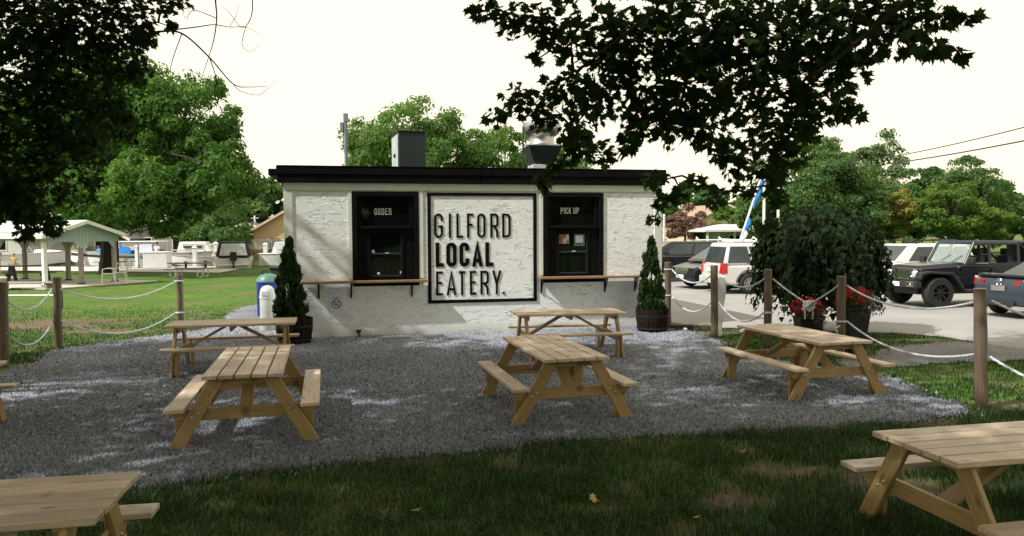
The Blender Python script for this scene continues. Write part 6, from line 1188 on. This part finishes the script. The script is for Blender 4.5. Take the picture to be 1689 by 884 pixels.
# ---- trees of the middle distance and beyond
def bgtree(label, base, parts, m, n, size, seed, trunk_r=.25, group=None, name='tree', bark='bark', flat=.75, droop=0., nc=46, cs=1.):
    r = np.random.default_rng(seed); t = thing(name, label, 'tree', (base[0], base[1], 0), group=group); b = B(); vol = np.array([p[3]*p[4]*p[5] for p in parts])**.7; vol /= vol.sum()
    P_, D_, T_ = [], [], []; top = parts[0]; tz = max(.8, top[2]-base[0]*0-top[5]*.2); tp = (top[0]-base[0], top[1]-base[1], tz)
    trunk = limb(b, (0, 0, -.2), tp, trunk_r, trunk_r*.3, seed, 7, .05)
    for (x, y, z, rx, ry, rz), fr in zip(parts, vol):
        c = np.array([x-base[0], y-base[1], z]); R_ = np.array([rx, ry, rz]); k = max(5, int(nc*fr)); d = unit(r.normal(0, 1, (k, 3))); cc = c+d*R_*(r.uniform(.2, .86, (k, 1))**.55); cr = cs*np.mean(R_)*r.uniform(.20, .34, k)*(1.5 if k < 9 else 1); ct = r.normal(0, .16, k)
        for j in range(0, k, 3): src = min(trunk[2:], key=lambda p: (p-Vector(cc[j])).length); limb(b, src, cc[j], min(.1, trunk_r*.28), min(.03, trunk_r*.06), seed+j, 4, .1, .1)
        N_ = int(n*fr); ci = r.integers(k, size=N_); dd = r.normal(0, 1, (N_, 3)); dd += unit(cc[ci]-c)*.7+np.array([0, 0, .35]); dd = unit(dd); p = cc[ci]+dd*cr[ci][:, None]*r.uniform(.45, 1.1, (N_, 1))*np.array([1.1, 1.1, flat]); P_.append(p); D_.append(dd); T_.append(np.clip(r.normal(.42, .2, N_)+ct[ci], 0, 1))
    b.build('trunk', M[bark], t, smooth=True)
    P_ = np.concatenate(P_); D_ = np.concatenate(D_); T_ = np.concatenate(T_); ok = P_[:, 2] > .15; P_, D_, T_ = P_[ok], D_[ok], T_[ok]; k = len(P_)
    nr = unit(D_+r.normal(0, .55, (k, 3))); u = np.cross(nr, r.normal(0, 1, (k, 3)))
    if droop: u = np.stack([D_[:, 0], D_[:, 1], -droop*np.ones(k)], -1)+r.normal(0, .4, (k, 3)); u = u-nr*(u*nr).sum(1)[:, None]
    u = unit(u); v = np.cross(nr, u); s = (size*r.uniform(.55, 1.3, k))[:, None]; asp = .42 if droop else .62
    V = np.stack([P_-u*s, P_+v*s*asp, P_+u*s, P_-v*s*asp], 1).reshape(-1, 3)
    o = mobj('crown', np_mesh('tree_crown', V, np.arange(k*4).reshape(k, 4), M[m], tint=T_), None, t); o['kind'] = 'stuff'; return t
bgtree('bright green feathery locust with thick trunk behind the pavilion', (-22.7, 42.3), [(-21.8,41.8,8.2,5.8,4.5,3.8),(-17.3,40.5,8.2,2.8,2.6,2.8),(-15.3,39,5.2,3.0,2.6,1.8),(-19.5,38.5,4.4,5.0,3.,1.8),(-17.6,38.5,3.3,2.4,2.2,1.2),(-25,41,6.5,4.5,4,3.4)], 'locust', 95000, .14, 301, .55, None, 'locust_tree', 'darkbark', 1.0, .5, 420, cs=.8)
bgtree('tall leafy tree rising right behind the eatery roof', (-4.8, 40), [(-4.9,40,6.0,4.0,3.6,3.3),(-7.1,40,4.8,2.4,2.4,2.6),(-2.6,40,5.4,2.7,2.6,2.7)], 'broad', 62000, .085, 302, .3, nc=190, cs=.8)
bgtree('smaller leafy tree behind the roof fan', (-.2, 42), [(-.6,42,5.5,2.4,2.2,3.0),(1.8,42,4.8,2.3,2,2.5)], 'broad', 30000, .085, 303, .22, nc=95, cs=.8)
bgtree('pale tree just showing over the roof behind the hanging leaves', (4.2, 50), [(4.2,50,5.2,2.8,2.6,3.0),(6.8,52,4.6,2.4,2.2,2.6)], 'greytree', 16000, .11, 304, .2, nc=70, cs=.8)
bgtree('big round dark green tree in the middle of the right background', (22.0, 56), [(22.0,56,4.7,4.9,4.6,4.1),(19.6,55,3.4,2.8,2.8,2.6),(24.5,55,3.6,2.7,2.8,2.9)], 'darkbroad', 60000, .12, 305, .4, nc=260, cs=.75)
bgtree('pale thin crowned tree behind the round tree', (36.6, 78), [(36.6,78,7.3,3.0,3,4.2),(39.,78,6.2,2.6,2.6,3.4)], 'greytree', 12000, .17, 306, .25, nc=50)
bgtree('slender treetop poking up left of the pale tree', (35.2, 84), [(35.2,84,7.6,2.0,2,5.0)], 'darkbroad', 8000, .14, 307, .2, nc=40)
bgtree('slender treetop poking up above the pale tree', (43.5, 88), [(43.5,88,8.2,2.3,2.2,6.0)], 'darkbroad', 8000, .14, 308, .2, nc=40)
bgtree('wide dark green tree at the right edge', (36.5, 61), [(36.5,61,4.6,3.8,3.6,3.7),(33.0,61,4.4,2.4,2.6,3.0),(39.8,62,3.4,2.2,2.4,2.6)], 'darkbroad', 50000, .12, 309, .4, nc=220, cs=.75)
bgtree('yellow green bushy tree in front of the right edge tree', (30.8, 53), [(30.8,53,3.5,2.5,2.4,2.1),(33.5,53,2.6,1.6,1.8,1.6)], 'yellowtree', 22000, .10, 310, .25, nc=110, cs=.8)
bgtree('yellow and orange tree between the round tree and the right trees', (29.0, 57), [(28.8,57,3.2,1.7,1.7,2.0),(30.2,57.5,4.3,.8,.8,.9)], 'orangetree', 9000, .12, 311, .2, nc=34)
bgtree('green to orange tree beside the tan house', (22.4, 74), [(21.6,74,3.2,2.4,2.3,2.2),(23.6,74,3.8,1.7,1.7,2.2)], 'yellowtree', 11000, .15, 312, .22, nc=45)
bgtree('rust coloured tree left of the tan house', (15.2, 66), [(15.2,66,2.5,1.9,1.8,2.0),(13.4,66,2.2,1.2,1.3,1.8)], 'redtree', 8000, .13, 313, .2, nc=34)
bgtree('leafy green bush under the tan house windows', (19.6, 70), [(19.6,70,1.6,1.8,1.5,1.5)], 'broad', 5000, .13, 314, .12, nc=22)
for i, (x, y, h, rx) in enumerate(((16, 104, 8.2, 6.5), (26, 108, 8.8, 7), (36, 104, 7.4, 6), (8, 100, 7.6, 5.5), (50, 96, 5.5, 6), (31, 68, 7.4, 4.6), (44, 72, 7.0, 4.2), (47, 64, 4.2, 4.5), (56, 66, 4.5, 5))):
    bgtree(('far dark tree left of the tan house roof', 'far dark tree above the tan house', 'far dark tree behind the orange leaves', 'far dark tree at the right corner of the eatery', 'far dark tree at the right edge of the picture', 'dark tree closing the gap behind the orange leaves', 'dark tree behind the wide right edge tree', 'low dark tree right of the wide right edge tree', 'low dark tree beyond the right edge of the picture')[i], (x, y), [(x,y,h*.55,rx,4,h*.48)], 'darkbroad', 9000, .34, 320+i, .3, 'far trees on the right', nc=40)
for i, (x, y, h, rx, m_) in enumerate(((-26.8, 80, 8.6, 3.8, 'darkbroad'), (-31.5, 78, 10.2, 4.2, 'darkbroad'), (-38, 80, 10.5, 5, 'darkbroad'), (-46, 82, 11, 5.5, 'darkbroad'), (-56, 82, 12, 6, 'darkbroad'), (-22.5, 82, 8.4, 3.4, 'broad'), (-23.4, 60, 3.6, 2.3, 'darkbroad'), (-25.6, 64, 6.5, 3.0, 'darkbroad'))):
    bgtree(('tree behind the garage left of the yellow house', 'taller tree behind the bungalow roof', 'tree right of the cottage behind the locust', 'tree behind the cottage roof', 'tree at the far left behind the pavilion', 'tree above the yellow house beside the eatery corner', 'round bush beside the covered cruiser', 'dense tree hiding the end of the bungalow')[i], (x, y), [(x,y,h*.52,rx,3.4,h*.5)], m_, 14000 if i < 6 else 8000, .3 if i < 6 else .14, 340+i, .3, 'trees behind the houses at left' if i < 6 else None, nc=55)
# ---- hedge line on the far right so the lot ends in green
for i, (x, y, rx, h) in enumerate(((19, 52, 2.2, 1.7), (25.5, 50, 2.6, 1.5), (36, 50, 2.6, 1.6), (42, 52, 3, 1.8))):
    bgtree(('low bush behind the white pole', 'low bush under the round tree', 'low bush under the yellow green tree', 'low bush under the right edge tree')[i], (x, y), [(x,y,h*.5,rx,1.4,h*.6)], 'darkbroad', 5000, .12, 360+i, .1, 'low bushes beyond the lot', 'bush', nc=24)
# ---- weeping mulberry
def weeping(cx, cy, label, seed):
    r = np.random.default_rng(seed); t = thing('weeping_tree', label, 'tree', (cx, cy, 0)); b = B(); b.tube([(0, 0, -.1), (.03, .02, .9), (-.02, 0, 1.9), (0, 0, 2.35)], [.085, .07, .075, .04], 12); b.build('trunk', M['bark'], t, smooth=True)
    ns = 430; ph = r.uniform(0, 2*np.pi, ns); rmax = 1.27*(1+.13*np.sin(ph*3+1)+.07*np.sin(ph*7)+r.normal(0, .07, ns))*r.uniform(.62, 1, ns)**.6; zend = r.uniform(.38, 1.15, ns); ztop = 2.42+r.normal(0, .08, ns); P_, D_ = [], []; bt = B()
    for i in range(ns):
        u = np.linspace(0, 1, 24); rr = rmax[i]*np.sin(np.clip(u*1.75, 0, 1)*np.pi/2); zz = np.where(u < .45, ztop[i]-.55*(u/.45)**2.2*(rmax[i]/1.4), 0); z45 = ztop[i]-.55*(rmax[i]/1.4); zz = np.where(u >= .45, z45-(z45-zend[i])*((u-.45)/.55), zz); rr = rr*(1+.04*np.sin(u*9+i))
        pts = np.stack([rr*np.cos(ph[i]+.1*u), rr*np.sin(ph[i]+.1*u), zz], -1)
        if i % 3 == 0: bt.tube([tuple(p) for p in pts[::3]], list(np.linspace(.009, .003, len(pts[::3]))), 5)
        k = r.integers(22, 34); j = r.uniform(0, 22.9, k); a = j.astype(int); f = (j-a)[:, None]; p = pts[a]*(1-f)+pts[np.minimum(a+1, 23)]*f+r.normal(0, .055, (k, 3)); P_.append(p); D_.append(np.repeat([[math.cos(ph[i]), math.sin(ph[i]), .0]], k, 0))
    bt.build('twigs', M['twig'], t, smooth=True); P_ = np.concatenate(P_); D_ = np.concatenate(D_); k = len(P_)
    tip = unit(D_*.4+np.array([0, 0, -1.])+r.normal(0, .35, (k, 3))); n = D_+np.array([0, 0, .45])+r.normal(0, .35, (k, 3)); n = unit(n-tip*(n*tip).sum(1)[:, None]); sd_ = np.cross(tip, n)
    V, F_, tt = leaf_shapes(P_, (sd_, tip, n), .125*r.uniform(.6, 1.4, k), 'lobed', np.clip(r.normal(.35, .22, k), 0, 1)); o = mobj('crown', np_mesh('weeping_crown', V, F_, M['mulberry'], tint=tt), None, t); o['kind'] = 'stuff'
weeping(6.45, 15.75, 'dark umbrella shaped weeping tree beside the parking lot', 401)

# ---- unseen trees added behind the viewer: they close the place off and darken window reflections
for i, (x, y, h, rx) in enumerate(((-16, -38, 12, 7.5), (-4, -41, 12, 8), (8, -38, 12, 8), (19, -36, 12, 8), (30, -33, 12, 8), (42, -28, 12, 8))):
    bgtree(('unseen tree behind the viewer at left', 'tallest unseen tree behind the viewer', 'unseen tree behind the viewer at right', 'unseen tree behind the viewer at far right', 'unseen tree beside the viewer at far left', 'unseen tree beside the viewer beyond the lot')[i], (x, y), [(x,y,h*.5,rx,4.5,h*.48)], 'darkbroad', 9000, .6, 380+i, .35, 'unseen trees added behind the viewer', nc=40)
